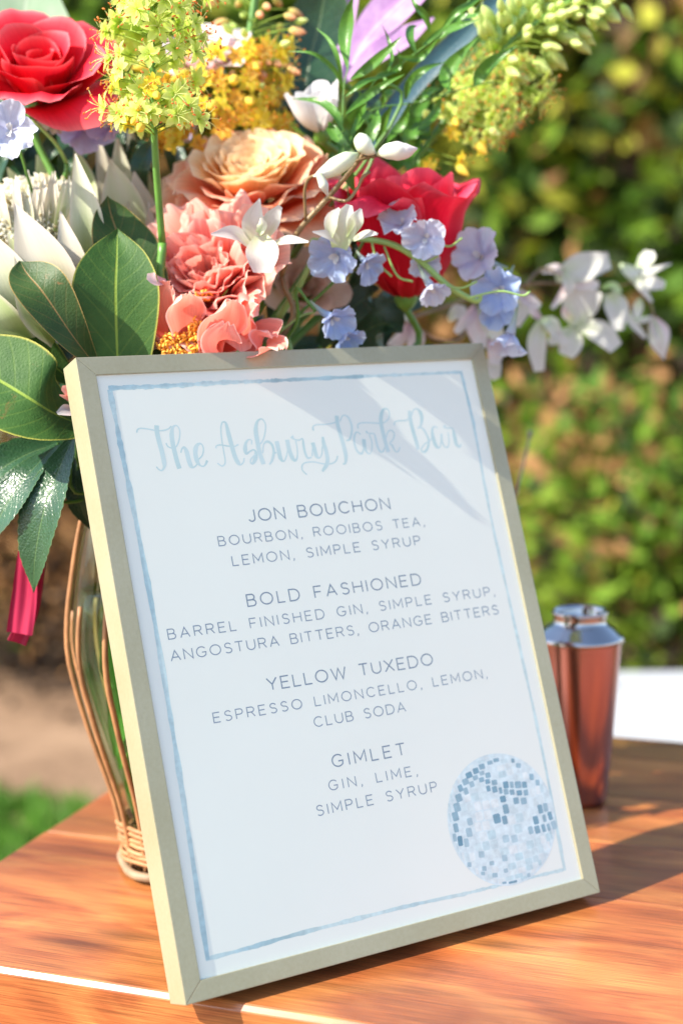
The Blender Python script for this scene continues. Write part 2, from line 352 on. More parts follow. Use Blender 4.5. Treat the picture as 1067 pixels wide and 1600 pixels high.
# corner where the left edge meets the front edge
dl = (lb - la); k = (TA - la).dot(TY) / dl.dot(TY); TC = la + dl * k
def tloc(p): q = p - TC; return Vector((q.dot(TX), q.dot(TY), q.z))
back = (tloc(gnd(955, 1151)).y + tloc(gnd(1067, 1159)).y) / 2
seam = tloc(gnd(960, 1406)).y
skew = tloc(lb).x / tloc(lb).y
e_table = empty('wooden_table', (TC.x, TC.y, 0), Matrix(((TX.x, TY.x, 0), (TX.y, TY.y, 0), (0, 0, 1))))
tag(e_table, 'glossy reddish wooden table top under the framed menu and the vase', 'table')
TH = .042; LEN = 1.75
KNOTS = [(tloc(gnd(158, 1474)).x, tloc(gnd(158, 1474)).y, .010), (tloc(gnd(818, 1476)).x, tloc(gnd(818, 1476)).y, .008), (tloc(gnd(235, 1462)).x, tloc(gnd(235, 1462)).y, .007)]
M['wood'] = wood('table_wood', 0., (.98, .86, .72))
ed = [0.]; 
while ed[-1] < back - .06: ed.append(ed[-1] + (seam - 0 if len(ed) == 1 else .105))
ed[-1] = back
for i in range(len(ed) - 1):
    y0, y1 = ed[i] + .0003, ed[i + 1] - .0003
    V = [(skew * y0, y0, -TH), (LEN, y0, -TH), (LEN, y1, -TH), (skew * y1, y1, -TH), (skew * y0, y0, 0), (LEN, y0, 0), (LEN, y1, 0), (skew * y1, y1, 0)]
    F = [(3, 2, 1, 0), (4, 5, 6, 7), (0, 1, 5, 4), (1, 2, 6, 5), (2, 3, 7, 6), (3, 0, 4, 7)]
    me = mesh('plank', V, F, smooth=False)
    bm = bmesh.new(); bm.from_mesh(me)
    bmesh.ops.bevel(bm, geom=list(bm.edges), offset=.0008, segments=1, affect='EDGES')
    bm.to_mesh(me); bm.free()
    if i == 0:                                        # the front plank has a slightly rounded chamfer, angled to catch the sun as a highlight
        pf_ = [(y0, -TH), (y0, -.0042), (y0 + .0003, -.0034), (y0 + .0024, -.0007), (y0 + .0034, 0), (y1, 0), (y1, -TH)]; k_ = len(pf_)
        V = [(skew * y, y, z) for y, z in pf_] + [(LEN, y, z) for y, z in pf_]
        F = [(q, (q + 1) % k_, (q + 1) % k_ + k_, q + k_) for q in range(k_)] + [tuple(range(k_ - 1, -1, -1)), tuple(range(k_, 2 * k_))]
        me = mesh('plank', V, F, smooth=False)
    obj('plank', me, M['wood'], e_table)
for (x, y) in ((.15, .06), (LEN - .12, .06), (.25, back - .06), (LEN - .12, back - .06)):
    b = MB(); b.add(*box_geo(x - .03, x + .03, y - .03, y + .03, GZ, -TH)); obj('leg', bevel(b.mesh('leg', False), .003), M['wood'], e_table)
for (x0, x1, y0, y1) in ((.18, LEN - .15, .045, .07), (.28, LEN - .15, back - .07, back - .045)):
    b = MB(); b.add(*box_geo(x0, x1, y0, y1, -.13, -TH)); obj('apron', b.mesh('apron', False), M['wood'], e_table)

# ------------------------------------------------------------------ framed menu
U_ = Vector((.85680, .51565, 0)); V_ = Vector((-.17526, .29121, .94047)); N_ = Vector((-.48495, .80580, -.33988))
F0 = Vector((-.090686, .816090, .0076235)); FW, FH, FD, FB = .300, .3796, .0224, .0113
rot = Matrix(((U_.x, N_.x, V_.x), (U_.y, N_.y, V_.y), (U_.z, N_.z, V_.z)))
e_frame = empty('menu_frame', F0, rot)
tag(e_frame, 'slim champagne gold picture frame holding the cocktail menu, leaning back on the table', 'picture frame')
o_, i_ = [(0, 0), (FW, 0), (FW, FH), (0, FH)], [(FB, FB), (FW - FB, FB), (FW - FB, FH - FB), (FB, FH - FB)]
for a in range(4):
    b_ = (a + 1) % 4; q = [o_[a], o_[b_], i_[b_], i_[a]]
    V = [(x, 0, z) for x, z in q] + [(x, FD, z) for x, z in q]
    me = mesh('frame_bar', V, [(0, 1, 2, 3), (7, 6, 5, 4), (0, 4, 5, 1), (1, 5, 6, 2), (2, 6, 7, 3), (3, 7, 4, 0)], smooth=False)
    bevel(me, .00055, 2); obj('frame_bar', me, M['gold'], e_frame)
CY = .0017                                         # depth of the card behind the frame's face
b = MB(); b.add(*box_geo(FB - .0005, FW - FB + .0005, CY, CY + .0015, FB - .0005, FH - FB + .0005)); card = obj('menu_card', b.mesh('menu_card', False), M['card'], e_frame)
b = MB(); b.add([(FB, CY - .0005, FB), (FW - FB, CY - .0005, FB), (FW - FB, CY - .0005, FH - FB), (FB, CY - .0005, FH - FB)], [(0, 1, 2, 3)]); obj('glazing', b.mesh('glazing', False), M['pane'], e_frame)
b = MB(); b.add(*box_geo(.003, FW - .003, FD - .006, FD - .001, .003, FH - .003)); obj('backing_board', b.mesh('backing_board', False), M['backing'], e_frame)
def K(px, py, y=CY):
    """photo point -> (across, up) on the card"""
    o = F0 + N_ * y; r = ray(px, py); d = (o - CAM).dot(N_) / r.dot(N_); q = CAM + r * d - F0
    return Vector((q.dot(U_), q.dot(V_)))
OFF = [0]
def ribbon(mb, pts, wid, col, n=None, ramp=.000004):
    """a flat brush stroke on the card; pts in card coordinates"""
    n = n or max(3, len(pts) * 5); c = spline([list(p) for p in pts], n) if len(pts) > 2 else np.array([list(p) for p in pts], dtype=float)
    n = len(c); ww = np.interp(np.linspace(0, 1, n), np.linspace(0, 1, len(wid)), wid) if hasattr(wid, '__len__') else [wid] * n
    V = []; C = []; OFF[0] = (OFF[0] + 1) % 9; y0 = CY - .00002 - OFF[0] * .000004
    for i in range(n):
        t = c[min(i + 1, n - 1)] - c[max(i - 1, 0)]; t = t / (np.linalg.norm(t) + 1e-12); s = np.array([-t[1], t[0]]) * ww[i] / 2
        y = y0 - ramp * i / n
        V += [(c[i][0] + s[0], y, c[i][1] + s[1]), (c[i][0] - s[0], y, c[i][1] - s[1])]
        cc = col[0] if len(col) == 1 else tuple(np.interp(i / (n - 1), np.linspace(0, 1, len(col)), [q[j] for q in col]) for j in range(3))
        C += [cc, cc]
    mb.add(V, [(2 * i, 2 * i + 1, 2 * i + 3, 2 * i + 2) for i in range(n - 1)], None, C)
# block capitals drawn as thin strokes
def arc(cx, cy, rx, ry, a0, a1, n=10): return [(cx + rx * math.cos(math.radians(a0 + (a1 - a0) * i / n)), cy + ry * math.sin(math.radians(a0 + (a1 - a0) * i / n))) for i in range(n + 1)]
GL = {
 'A': (.92, [[(0, 0), (.46, 1), (.92, 0)], [(.17, .33), (.75, .33)]]),
 'B': (.74, [[(.42, .53), (0, .53), (0, 1), (.42, 1)] + arc(.42, .765, .24, .235, 90, -90, 8), [(0, .53), (0, 0), (.46, 0)] + arc(.46, .265, .28, .265, -90, 90, 8)]),
 'C': (.95, [arc(.52, .5, .5, .5, 42, 318, 18)]),
 'D': (.88, [[(0, 0), (0, 1), (.38, 1)] + arc(.38, .5, .5, .5, 90, -90, 12) + [(0, 0)]]),
 'E': (.68, [[(.68, 1), (0, 1), (0, 0), (.68, 0)], [(0, .52), (.6, .52)]]),
 'F': (.66, [[(.66, 1), (0, 1), (0, 0)], [(0, .5), (.58, .5)]]),
 'G': (.98, [arc(.52, .5, .5, .5, 42, 322, 18) + [(.95, .45), (.55, .45)]]),
 'H': (.82, [[(0, 0), (0, 1)], [(.82, 0), (.82, 1)], [(0, .52), (.82, .52)]]),
 'I': (.0, [[(0, 0), (0, 1)]]),
 'J': (.55, [[(.55, 1), (.55, .28)] + arc(.28, .28, .27, .28, 0, -160, 8)]),
 'L': (.62, [[(0, 1), (0, 0), (.62, 0)]]),
 'M': (.98, [[(0, 0), (0, 1), (.49, .25), (.98, 1), (.98, 0)]]),
 'N': (.84, [[(0, 0), (0, 1), (.84, 0), (.84, 1)]]),
 'O': (1.06, [arc(.53, .5, .53, .5, 90, 450, 24)]),
 'P': (.70, [[(0, 0), (0, 1), (.42, 1)] + arc(.42, .73, .28, .27, 90, -90, 8) + [(0, .46)]]),
 'R': (.76, [[(0, 0), (0, 1), (.44, 1)] + arc(.44, .74, .28, .26, 90, -90, 8) + [(0, .48)], [(.42, .48), (.76, 0)]]),
 'S': (.72, [[(.68, .84)] + arc(.37, .76, .30, .24, 35, 255, 9) + arc(.37, .26, .34, .26, 80, -145, 10)]),
 'T': (.80, [[(0, 1), (.8, 1)], [(.4, 1), (.4, 0)]]),
 'U': (.82, [[(0, 1), (0, .38)] + arc(.41, .38, .41, .38, 180, 360, 10) + [(.82, 1)]]),
 'W': (1.3, [[(0, 1), (.33, 0), (.65, .95), (.97, 0), (1.3, 1)]]),
 'X': (.84, [[(0, 0), (.84, 1)], [(0, 1), (.84, 0)]]),
 'Y': (.84, [[(0, 1), (.42, .46), (.84, 1)], [(.42, .46), (.42, 0)]]),
 ',': (.08, [[(.06, .08), (.08, -.02), (0, -.2)]]),
}
def poly_ribbon(mb, pts, wd, col):
    """mitred ribbon through corners"""
    p = [Vector(q) for q in pts]; q = [p[0]]
    for a in p[1:]:
        if (a - q[-1]).length > 1e-6: q.append(a)
    p = q; closed = (p[0] - p[-1]).length < 1e-5; n = len(p); V = []; OFF[0] = (OFF[0] + 1) % 9; y = CY - .00002 - OFF[0] * .000004
    for i in range(n):
        a = p[i] - p[i - 1] if i > 0 else (p[-1] - p[-2] if closed else p[1] - p[0]); b = p[i + 1] - p[i] if i < n - 1 else (p[1] - p[0] if closed else a)
        if i == 0 and not closed: a = b
        a = a.normalized(); b = b.normalized(); t = (a + b); t = t.normalized() if t.length > .3 else a
        s = Vector((-t.y, t.x)); k = min(1 / max(abs(s.dot(Vector((-a.y, a.x)))), .35), 2.2); s = s * wd / 2 * k
        ext = Vector((0, 0))
        V += [(p[i].x + s.x, y, p[i].y + s.y), (p[i].x - s.x, y, p[i].y - s.y)]
    mb.add(V, [(2 * i, 2 * i + 1, 2 * i + 3, 2 * i + 2) for i in range(n - 1)], None, [col] * len(V))
INK = (.22, .28, .33); INK2 = (.26, .32, .37)
LINES = [('JON BOUCHON', (389.5, 815), (609.6, 795), 17.3, 1), ('BOURBON, ROOIBOS TEA,', (342.7, 853), (663, 821), 13.6, 0), ('LEMON, SIMPLE SYRUP', (364.5, 884), (657, 851), 14.2, 0),
 ('BOLD FASHIONED', (387.8, 947.5), (658, 913), 17.3, 1), ('BARREL FINISHED GIN, SIMPLE SYRUP,', (264, 999), (772.7, 930), 14.4, 0), ('ANGOSTURA BITTERS, ORANGE BITTERS', (268.3, 1033), (778.7, 959), 14.6, 0),
 ('YELLOW TUXEDO', (419.4, 1078.8), (676.5, 1038), 17.8, 1), ('ESPRESSO LIMONCELLO, LEMON,', (335, 1129.4), (760.7, 1058.5), 14.4, 0), ('CLUB SODA', (492, 1136), (634, 1111.4), 14.6, 0),
 ('GIMLET', (520.5, 1199), (634, 1179), 18.2, 1), ('GIN, LIME,', (515, 1235.4), (652, 1211), 14.8, 0), ('SIMPLE SYRUP', (496, 1275), (683, 1236), 15.2, 0)]
for txt, a, b_, cap, head in LINES:
    ka, kb = K(*a), K(*b_); base = (ka.y + kb.y) / 2; width = kb.x - ka.x
    mid = ((a[0] + b_[0]) / 2, (a[1] + b_[1]) / 2); H = (K(mid[0], mid[1] - cap) - K(*mid)).length
    gw = sum(GL[c][0] for c in txt if c != ' ') * H; ns = sum(.55 if c == ' ' else 0 for c in txt[:-1]); ng = len(txt) - 1
    sc = 1.
    tr_ = (width - gw - ns * H) / ng
    g_ = 1.10 if tr_ > .30 * H else 1.0
    if g_ > 1: sc = g_; tr_ = (width - gw * g_ - ns * H) / ng
    if tr_ < .18 * H: sc = (width - ng * .18 * H - ns * H) / gw; tr_ = .18 * H
    mb = MB(); x = ka.x
    dy = (kb.y - ka.y) / width
    for c in txt:
        if c == ' ': x += .55 * H + tr_; continue
        wd, st = GL[c]
        for s_ in st: poly_ribbon(mb, [(x + q[0] * H * sc, ka.y + dy * (x - ka.x) + q[1] * H) for q in s_], H * (.115 if head else .115), INK if head else INK2)
        x += wd * H * sc + tr_
    obj('lettering', mb.mesh('lettering', False), M['print'], card)
# brush script title
Z = [(205, 640), (325, 630), (445, 630), (585, 620)]; ZS = 6.669
TH_, TN = .0024, .0009
TITLE = [
 (0, [(60,240),(68,210),(100,195),(180,203),(260,218),(330,218),(390,200),(420,172)], 'n'),
 (0, [(268,165),(272,240),(295,340),(325,450),(345,550),(345,600),(320,635),(285,620),(265,595)], 'TTTTTtnnn'),
 (0, [(365,350),(385,385),(430,400),(475,380),(500,320),(510,240),(495,185),(465,165),(435,190),(425,260),(435,350),(455,440),(480,540),(505,615)], 'nnnnnnnntTTTTT'),
 (0, [(520,450),(530,410),(555,395),(580,440),(600,520),(625,585),(655,600),(690,570)], 'nntTTTnn'),
 (0, [(690,530),(740,480),(755,410),(735,360),(700,360),(675,400),(672,470),(690,540),(725,585),(765,585),(795,530)], 'nnnntTTTnnt'),
 (1, [(100,625),(145,655),(175,635),(180,590),(165,500),(145,380),(135,270),(145,210),(165,195),(190,215),(215,320),(245,430),(280,550),(315,620),(345,640),(372,610),(378,570)], 'nnnnnnnnntTTTTnnn'),
 (1, [(85,470),(90,445),(130,435),(200,445),(270,452),(320,430)], 'n'),
 (1, [(455,430),(455,390),(425,380),(395,415),(388,480),(400,525),(440,500),(475,485),(500,510),(495,570),(470,625),(445,620),(450,580),(500,530)], 'nnntTtnntTtnnn'),
 (1, [(525,440),(565,400),(590,330),(600,230),(575,175),(545,165),(510,200),(498,290),(515,400),(540,520),(580,635)], 'nnnnnntTTTT'),
 (1, [(570,520),(580,430),(620,400),(665,430),(685,500),(670,590),(640,640)], 'nnttttn'),
 (1, [(680,520),(715,515)], 'n'), (1, [(715,395),(735,480),(755,570),(790,605),(815,560),(830,490)], 'TTTnnn'),
 (1, [(825,380),(845,480),(880,570),(910,595),(930,560),(930,480),(915,390)], 'TTTtnnn'),
 (1, [(870,345),(900,375),(950,385),(985,370),(995,430),(1010,510),(1040,570),(1085,560)], 'TnnntttN'),
 (2, [(285,550),(290,470)], 'n'), (2, [(290,410),(310,480),(330,550),(360,570),(385,530),(390,450)], 'TTTnnn'),
 (2, [(395,350),(405,420),(430,500),(445,590),(430,650),(390,710)], 'tTTTTt'),
 (2, [(230,745),(185,700),(180,650),(215,620),(300,612),(380,628),(440,635),(500,625),(535,595),(550,550)], 'n'),
 (2, [(295,285),(295,245),(330,225),(430,220),(510,205),(535,190)], 'tnnnnn'),
 (2, [(540,130),(550,220),(580,330),(615,450),(635,550),(630,620),(605,635)], 'TTTTTtn'),
 (2, [(575,190),(595,140),(625,125),(665,155),(695,230),(695,310),(675,375),(640,390)], 'nnnttttn'),
 (2, [(790,325),(750,300),(725,340),(725,420),(755,500),(800,525),(820,470),(822,375)], 'nnttttnn'), (2, [(822,375),(830,450),(850,505),(885,525),(905,480),(905,400),(880,330)], 'TTtnnnn'),
 (2, [(845,290),(870,315),(930,320),(945,370),(965,450),(990,500),(1020,505),(1040,460)], 'tnntttnn'),
 (2, [(765,265),(760,225),(800,205),(900,205),(1000,210),(1035,200)], 'n'),
 (3, [(100,270),(145,230),(155,170),(135,130),(95,130),(70,190),(68,270),(90,380),(115,480),(145,575)], 'nnnntTTTTT'),
 (3, [(115,440),(140,365),(175,350),(205,380),(195,440),(155,485)], 'n'), (3, [(155,485),(185,510),(215,565),(245,570),(265,525)], 'ntnnn'),
 (3, [(205,295),(215,260),(260,250),(330,245),(365,210)], 'tnnnn'),
 (3, [(365,145),(372,230),(400,350),(435,470),(455,550)], 'TTTTT'),
 (3, [(385,200),(405,140),(440,125),(475,160),(492,220),(480,300),(450,330)], 'nnnTTtn'),
 (3, [(470,315),(505,335),(540,390),(565,460),(550,540),(515,575),(485,550),(520,495),(565,465),(600,430)], 'ntttttnnnn'),
 (3, [(655,325),(620,310),(600,350),(610,430),(640,510),(675,530),(690,480),(695,385)], 'nntTTnnn'), (3, [(695,385),(700,460),(730,520),(765,520),(775,460),(765,370)], 'ttnnnn'),
 (3, [(720,300),(750,325),(810,330),(830,400),(850,490),(885,520),(900,490)], 'TnnTTtn')]
mb = MB(); wm = {'T': .0030, 't': .0017, 'n': .0009, 'N': .0006}
for zi, pts, ww in TITLE:
    kp = [K(Z[zi][0] + x / ZS, Z[zi][1] + y / ZS) for x, y in pts]
    if len(kp) == 2: kp.insert(1, (kp[0] + kp[1]) / 2)
    f = 1.0 if zi < 2 else .93
    c1, c2 = (.55, .70, .66), (.64, .76, .72)
    ribbon(mb, kp, [wm[q] * f for q in ww] if len(ww) > 1 else wm['n'], [c1, c2, c1] if zi % 2 == 0 else [c2, c1, c2])
obj('script_title', mb.mesh('script_title', False), M['print'], card)
# watercolour border line
def wash_line(mb, pts, wpx, cols, n=60):
    ka = [K(*p) for p in pts]; c = spline([list(q) for q in ka], n)
    for i in range(1, n - 1):
        c[i] += rng.normal(0, .00008, 2)
    wd = [wpx * .00042 * (1 + .18 * math.sin(i * .7) + .12 * rng.normal()) for i in range(n)]
    ribbon(mb, c, wd, cols, n=n)
mb = MB(); a_, b1, c1_, d1 = (.42, .59, .61), (.52, .68, .67), (.62, .75, .71), (.36, .52, .53)
wash_line(mb, [(172, 609), (190, 700), (214, 820), (247, 1000), (284, 1230), (325, 1500)], 7.5, [b1, c1_, a_, b1, c1_, b1, a_, c1_, b1, c1_, b1, a_])
wash_line(mb, [(170, 606.5), (260, 603), (362, 597)], 6.5, [a_, b1, b1, c1_, c1_])
wash_line(mb, [(362, 597.5), (430, 594.5), (568, 588)], 5.5, [c1_, c1_, d1, b1, d1])
wash_line(mb, [(566, 588), (640, 585), (722, 581.5)], 4.5, [c1_, c1_, b1])
wash_line(mb, [(720, 582), (739, 660), (765, 800), (800, 960), (842, 1150), (882, 1360)], 5.0, [b1, a_, b1, c1_, c1_, c1_, c1_, c1_, b1, c1_])
wash_line(mb, [(322, 1499), (400, 1478), (470, 1458), (560, 1435), (640, 1415), (720, 1398)], 5.5, [c1_, a_, d1, c1_, c1_, b1, c1_], 50)
wash_line(mb, [(716, 1399), (800, 1378), (883, 1358)], 4.5, [c1_, b1, c1_])
obj('watercolour_border', mb.mesh('watercolour_border', False), M['wash'], card)
# mirror ball drawing
mb = MB(); bc = K(784.5, 1279.5, CY); BR = ((K(869, 1290) - K(699.5, 1273)).length + (K(783, 1177) - K(797, 1382)).length) / 4
def tile(mb, c, w_, h_, col, tilt=0., y=CY - .00009):
    q = []; ct_, st_ = math.cos(tilt), math.sin(tilt); r = .26
    for sx, sy in ((-1, -1 + r), (-1 + r, -1), (1 - r, -1), (1, -1 + r), (1, 1 - r), (1 - r, 1), (-1 + r, 1), (-1, 1 - r)):
        x, z = sx * w_ / 2, sy * h_ / 2; q.append((c[0] + x * ct_ - z * st_, y, c[1] + x * st_ + z * ct_))
    g = []
    for _ in range(8): k_ = random.uniform(.95, 1.05); g.append(tuple(min(.88, v * k_) for v in col))
    mb.add(q, [tuple(range(8))], None, g)
disc = [(bc.x + BR * math.cos(q), CY - .00006, bc.y + BR * math.sin(q)) for q in np.linspace(0, 2 * PI, 64, endpoint=False)]
mb.add(disc, [tuple(range(64))], None, [(.72, .82, .80)] * 64)
DT = [(475,155,55,35,.6),(420,178,50,35,.5),(622,160,30,40,.6),(670,203,45,45,.4),(350,212,55,50,.6),(297,250,55,55,.8),(237,287,60,55,.85),(350,270,45,40,.35),(293,310,50,45,.45),(403,288,48,50,.6),(347,328,48,45,.6),(400,343,45,45,.75),(207,345,60,60,.5),(262,367,45,55,.35),(460,352,52,50,.55),(407,405,38,55,.75),(162,402,45,65,.7),(210,428,42,65,.45),(148,487,60,75,.55),(133,570,62,85,.5),(118,650,58,85,.6),(123,750,45,85,.6),(112,835,35,75,.35),(160,865,45,95,.95),(215,880,45,80,.3),(560,372,50,65,.85),(612,372,35,60,.5),(667,372,60,65,.6),(723,372,45,60,.75),(462,413,48,60,.7),(514,422,30,60,.7),(562,432,45,55,.5),(615,437,45,52,.6),(678,443,50,50,.8),(736,440,42,55,.55),(535,497,55,60,.85),(650,512,52,62,.65),(717,514,55,62,.5),(560,585,55,90,.65),(482,668,68,90,.8),(551,681,48,80,.7),(785,303,40,60,.55),(838,353,38,55,.45),(862,585,45,85,.7),(908,570,42,80,.4),(948,645,40,80,.8),(823,682,50,80,.8),(898,665,32,70,.5),(778,770,45,72,.4),(836,765,50,75,.7),(891,752,36,75,.7),(936,745,32,70,.5),(980,725,45,80,.3),(245,695,50,70,.25),(238,790,55,85,.3),(347,983,55,60,.2),(240,1072,38,45,.35),(371,1107,42,45,.4),(360,1150,36,35,.35),(465,1165,50,42,.35),(437,1060,45,40,.3),(548,1232,40,20,.6),(622,1225,80,22,.8),(550,1015,50,60,.25),(560,1125,40,40,.25),(560,845,60,70,.15),(635,845,60,70,.15),(760,1165,30,40,.3)]
dk = []
for x, y, w_, h_, s_ in DT:
    k = K(690 + x / 5.616, 1160 + y / 5.616); k1 = K(690 + (x + w_) / 5.616, 1160 + (y) / 5.616); k2 = K(690 + x / 5.616, 1160 + (y + h_) / 5.616)
    dk.append((k, (k1 - k).length * .93, (k2 - k).length * .93, s_))
rows = 19
for i in range(rows):
    la_ = math.radians(-86 + 172 * (i + .5) / rows); rr = BR * .985 * math.cos(la_); zc = bc.y + BR * .97 * math.sin(la_); hh = BR * math.cos(la_) * math.radians(172 / rows) * .86
    ncol = max(4, int(19 * math.cos(la_)))
    for j in range(ncol):
        lo = math.radians(-90 + 180 * (j + .5) / ncol); xc = bc.x + rr * math.sin(lo); ww = rr * math.cos(lo) * math.pi / ncol * .88
        zc2 = zc - .12 * BR * math.cos(la_) * (math.cos(lo) - .6)
        if abs((xc - bc.x) ** 2 + (zc2 - bc.y) ** 2) > (BR * .97) ** 2: continue
        if any(abs(k.x - xc) < a / 2 + ww / 2.4 and abs(k.y - zc2) < b2 / 2 + hh / 2.6 for k, a, b2, s_ in dk): continue
        nrm = (-.25 if -.55 < math.sin(lo) < .1 and -.1 < math.sin(la_) < .45 else 0) + random.random() * (.5 if la_ < 0 else .34)
        s_ = max(0, min(.42, nrm)); col = (.80 - .62 * s_, .85 - .36 * s_, .80 - .24 * s_)
        tile(mb, (xc, zc2), ww, hh, col, 0, CY - .00008)
for k, a, b2, s_ in dk:
    t = .5 + .5 * s_; tl = .5 * (k.x - bc.x) / BR * (k.y - bc.y) / BR
    c0, c1 = np.array((.60, .74, .74)), np.array((.13, .29, .37)); col = tuple(c0 + (c1 - c0) * (s_ ** .75)); tile(mb, k, a, b2, col, -tl, CY - .0001)
obj('mirror_ball_drawing', mb.mesh('mirror_ball_drawing', False), M['wash'], card)

# ------------------------------------------------------------------ copper shaker
sb = gnd(903, 1251)
e_sh = empty('cocktail_shaker', sb); tag(e_sh, 'copper cocktail shaker with steel shoulder and open neck behind the frame', 'cocktail shaker')
pr = [(.0, .0005), (.0200, .0005), (.0215, .002), (.0225, .006), (.0255, .04), (.0290, .085), (.0322, .1305), (.0322, .1315)]
V, F, U = lathe_geo(pr, 64); obj('body', mesh('body', V, F, U), M['copper'], e_sh)
pr = [(.0322, .1300), (.0342, .1305), (.0346, .1325), (.0340, .1340), (.0320, .1352), (.0262, .1405), (.0222, .1432), (.0206, .1442), (.0204, .1500), (.0214, .1508), (.0220, .1524), (.0212, .1538), (.0198, .1536), (.0188, .150), (.0186, .140), (.0, .139)]
V, F, U = lathe_geo(pr, 64); obj('shoulder', mesh('shoulder', V, F, U), M['steel'], e_sh)
# stirring spoon in a mixing glass mostly hidden behind the frame
gb = Vector((P(772, 1010, 1.33).x, P(772, 1010, 1.33).y, 0))
e_g = empty('mixing_glass', gb); zt = P(800, 785, 1.33).z
tag(e_g, 'clear glass carafe whose rim just shows past the right side of the frame', 'carafe')
pr = [(0, .001), (.036, .001), (.041, .01), (.041, zt * .55), (.022, zt * .8), (.021, zt - .003), (.023, zt), (.020, zt - .002), (.0195, zt * .8), (.038, zt * .55), (.038, .012), (0, .010)]
V, F, U = lathe_geo(pr, 40); obj('glass_wall', mesh('glass_wall', V, F, U), M['glass'], e_g)
sp_top = P(829, 676, 1.34); sp_bot = P(800, 800, 1.33); sp_dir = (sp_bot - sp_top)
e_s = empty('bar_spoon', sp_bot + sp_dir * 1.3); tag(e_s, 'thin dark bar spoon handle rising out of the carafe', 'bar spoon')
o0 = sp_bot + sp_dir * 1.3
V, F, U = tube_geo([sp_top - o0, (sp_top + sp_bot) / 2 - o0, Vector((0, 0, 0))], .0011, 8, 8); obj('handle', mesh('handle', V, F, U), M['darksteel'], e_s)
V, F, U = tube_geo([sp_top - sp_dir * .03 - o0, sp_top - o0, sp_top + sp_dir * .10 - o0], [.0005, .0024, .0010], 9, 8); obj('finial', mesh('finial', V, F, U), M['darksteel'], e_s)

# ------------------------------------------------------------------ vase
vb = gnd(285, 1350)
VPROF = [(.036, .0), (.040, .012), (.041, .03), (.046, .055), (.060, .10), (.0715, .145), (.0735, .165), (.072, .185), (.066, .225), (.058, .26), (.050, .30)]
def vr(z): return float(np.interp(z, [q[1] for q in VPROF], [q[0] for q in VPROF]))
e_v = empty('flower_vase', vb); tag(e_v, 'clear glass vase in a peeled cane cage standing behind the left side of the frame', 'vase')
pf = spline([(r, z) for r, z in VPROF], 30)
V, F, U = lathe_geo([(0, .004)] + [(r - .003, z + .004) for r, z in pf], 56); obj('glass_wall', mesh('glass_wall', V, F, U), M['glass'], e_v)
V, F, U = lathe_geo([(0, .006)] + [(r - .0065, z + .006) for r, z in pf if z < .20] + [(0, .203)], 48); obj('water', mesh('water', V, F, U), M['water'], e_v)
for k in range(15):
    th = math.radians(192 + 24 * k + random.uniform(-3, 3)); zt_ = random.uniform(.175, .23) if k % 3 else .285
    pts = [((vr(z) + .001) * math.cos(th), (vr(z) + .001) * math.sin(th), z) for z in np.linspace(.006, zt_, 12)]
    V, F, U = tube_geo(pts, [.0021, .0019, .0021, .0017], 26, 7); obj('twig', mesh('twig', V, F, U), M['twig'], e_v)
for k, z in enumerate((.013, .0165, .020, .024, .028, .032, .036)):
    r = vr(z) + .0012; ph = random.uniform(0, 6)
    pts = [((r + .0012 * math.sin(7.5 * q + ph)) * math.cos(q), (r + .0012 * math.sin(7.5 * q + ph)) * math.sin(q), z + .001 * math.sin(3 * q + ph)) for q in np.linspace(0, 2 * PI, 60)]
    V, F, U = tube_geo(pts, .0017, 60, 6, raw=True); obj('woven_band', mesh('woven_band', V, F, U), M['twig'], e_v)
pts = [((.043 + .002 * math.sin(5 * q)) * math.cos(q), (.043 + .002 * math.sin(5 * q)) * math.sin(q), .0055) for q in np.linspace(0, 2 * PI, 50)]
V, F, U = tube_geo(pts, .0032, 50, 8, raw=True); obj('woven_foot', mesh('woven_foot', V, F, U), simple('pale_cane', (.27, .18, .105), .6, noise=.3, nscale=90), e_v)
# ------------------------------------------------------------------ plants: builders
def petal_mat(name, rough=.45, transl=.3, vein=.10, sheen=0.):
    m, t, n, l = newmat(name); b = n['Principled BSDF']; a = N(n, 'ShaderNodeAttribute', attribute_name='col'); uv = N(n, 'ShaderNodeUVMap')
    mp = N(n, 'ShaderNodeMapping'); mp.inputs['Scale'].default_value = (26, 2.2, 1); l.new(uv.outputs[0], mp.inputs[0])
    nz = N(n, 'ShaderNodeTexNoise', Scale=1.6, Detail=4.); l.new(mp.outputs[0], nz.inputs['Vector'])
    h = N(n, 'ShaderNodeMapRange'); h.inputs['From Min'].default_value = .3; h.inputs['From Max'].default_value = .7; h.inputs['To Min'].default_value = 1 - vein; h.inputs['To Max'].default_value = 1 + vein
    l.new(nz.outputs['Fac'], h.inputs[0])
    mx = N(n, 'ShaderNodeMix', data_type='RGBA', blend_type='MULTIPLY'); mx.inputs[0].default_value = 1; l.new(a.outputs['Color'], mx.inputs[6]); l.new(h.outputs[0], mx.inputs[7])
    l.new(mx.outputs[2], b.inputs['Base Color']); b.inputs['Roughness'].default_value = rough + .1; b.inputs['Specular IOR Level'].default_value = .15
    bp = N(n, 'ShaderNodeBump', Strength=.18, Distance=.0008); l.new(nz.outputs['Fac'], bp.inputs['Height']); l.new(bp.outputs[0], b.inputs['Normal'])
    tr = N(n, 'ShaderNodeBsdfTranslucent'); l.new(mx.outputs[2], tr.inputs[0]); ms = N(n, 'ShaderNodeMixShader'); ms.inputs[0].default_value = transl
    l.new(b.outputs[0], ms.inputs[1]); l.new(tr.outputs[0], ms.inputs[2]); l.new(ms.outputs[0], n['Material Output'].inputs[0]); return m
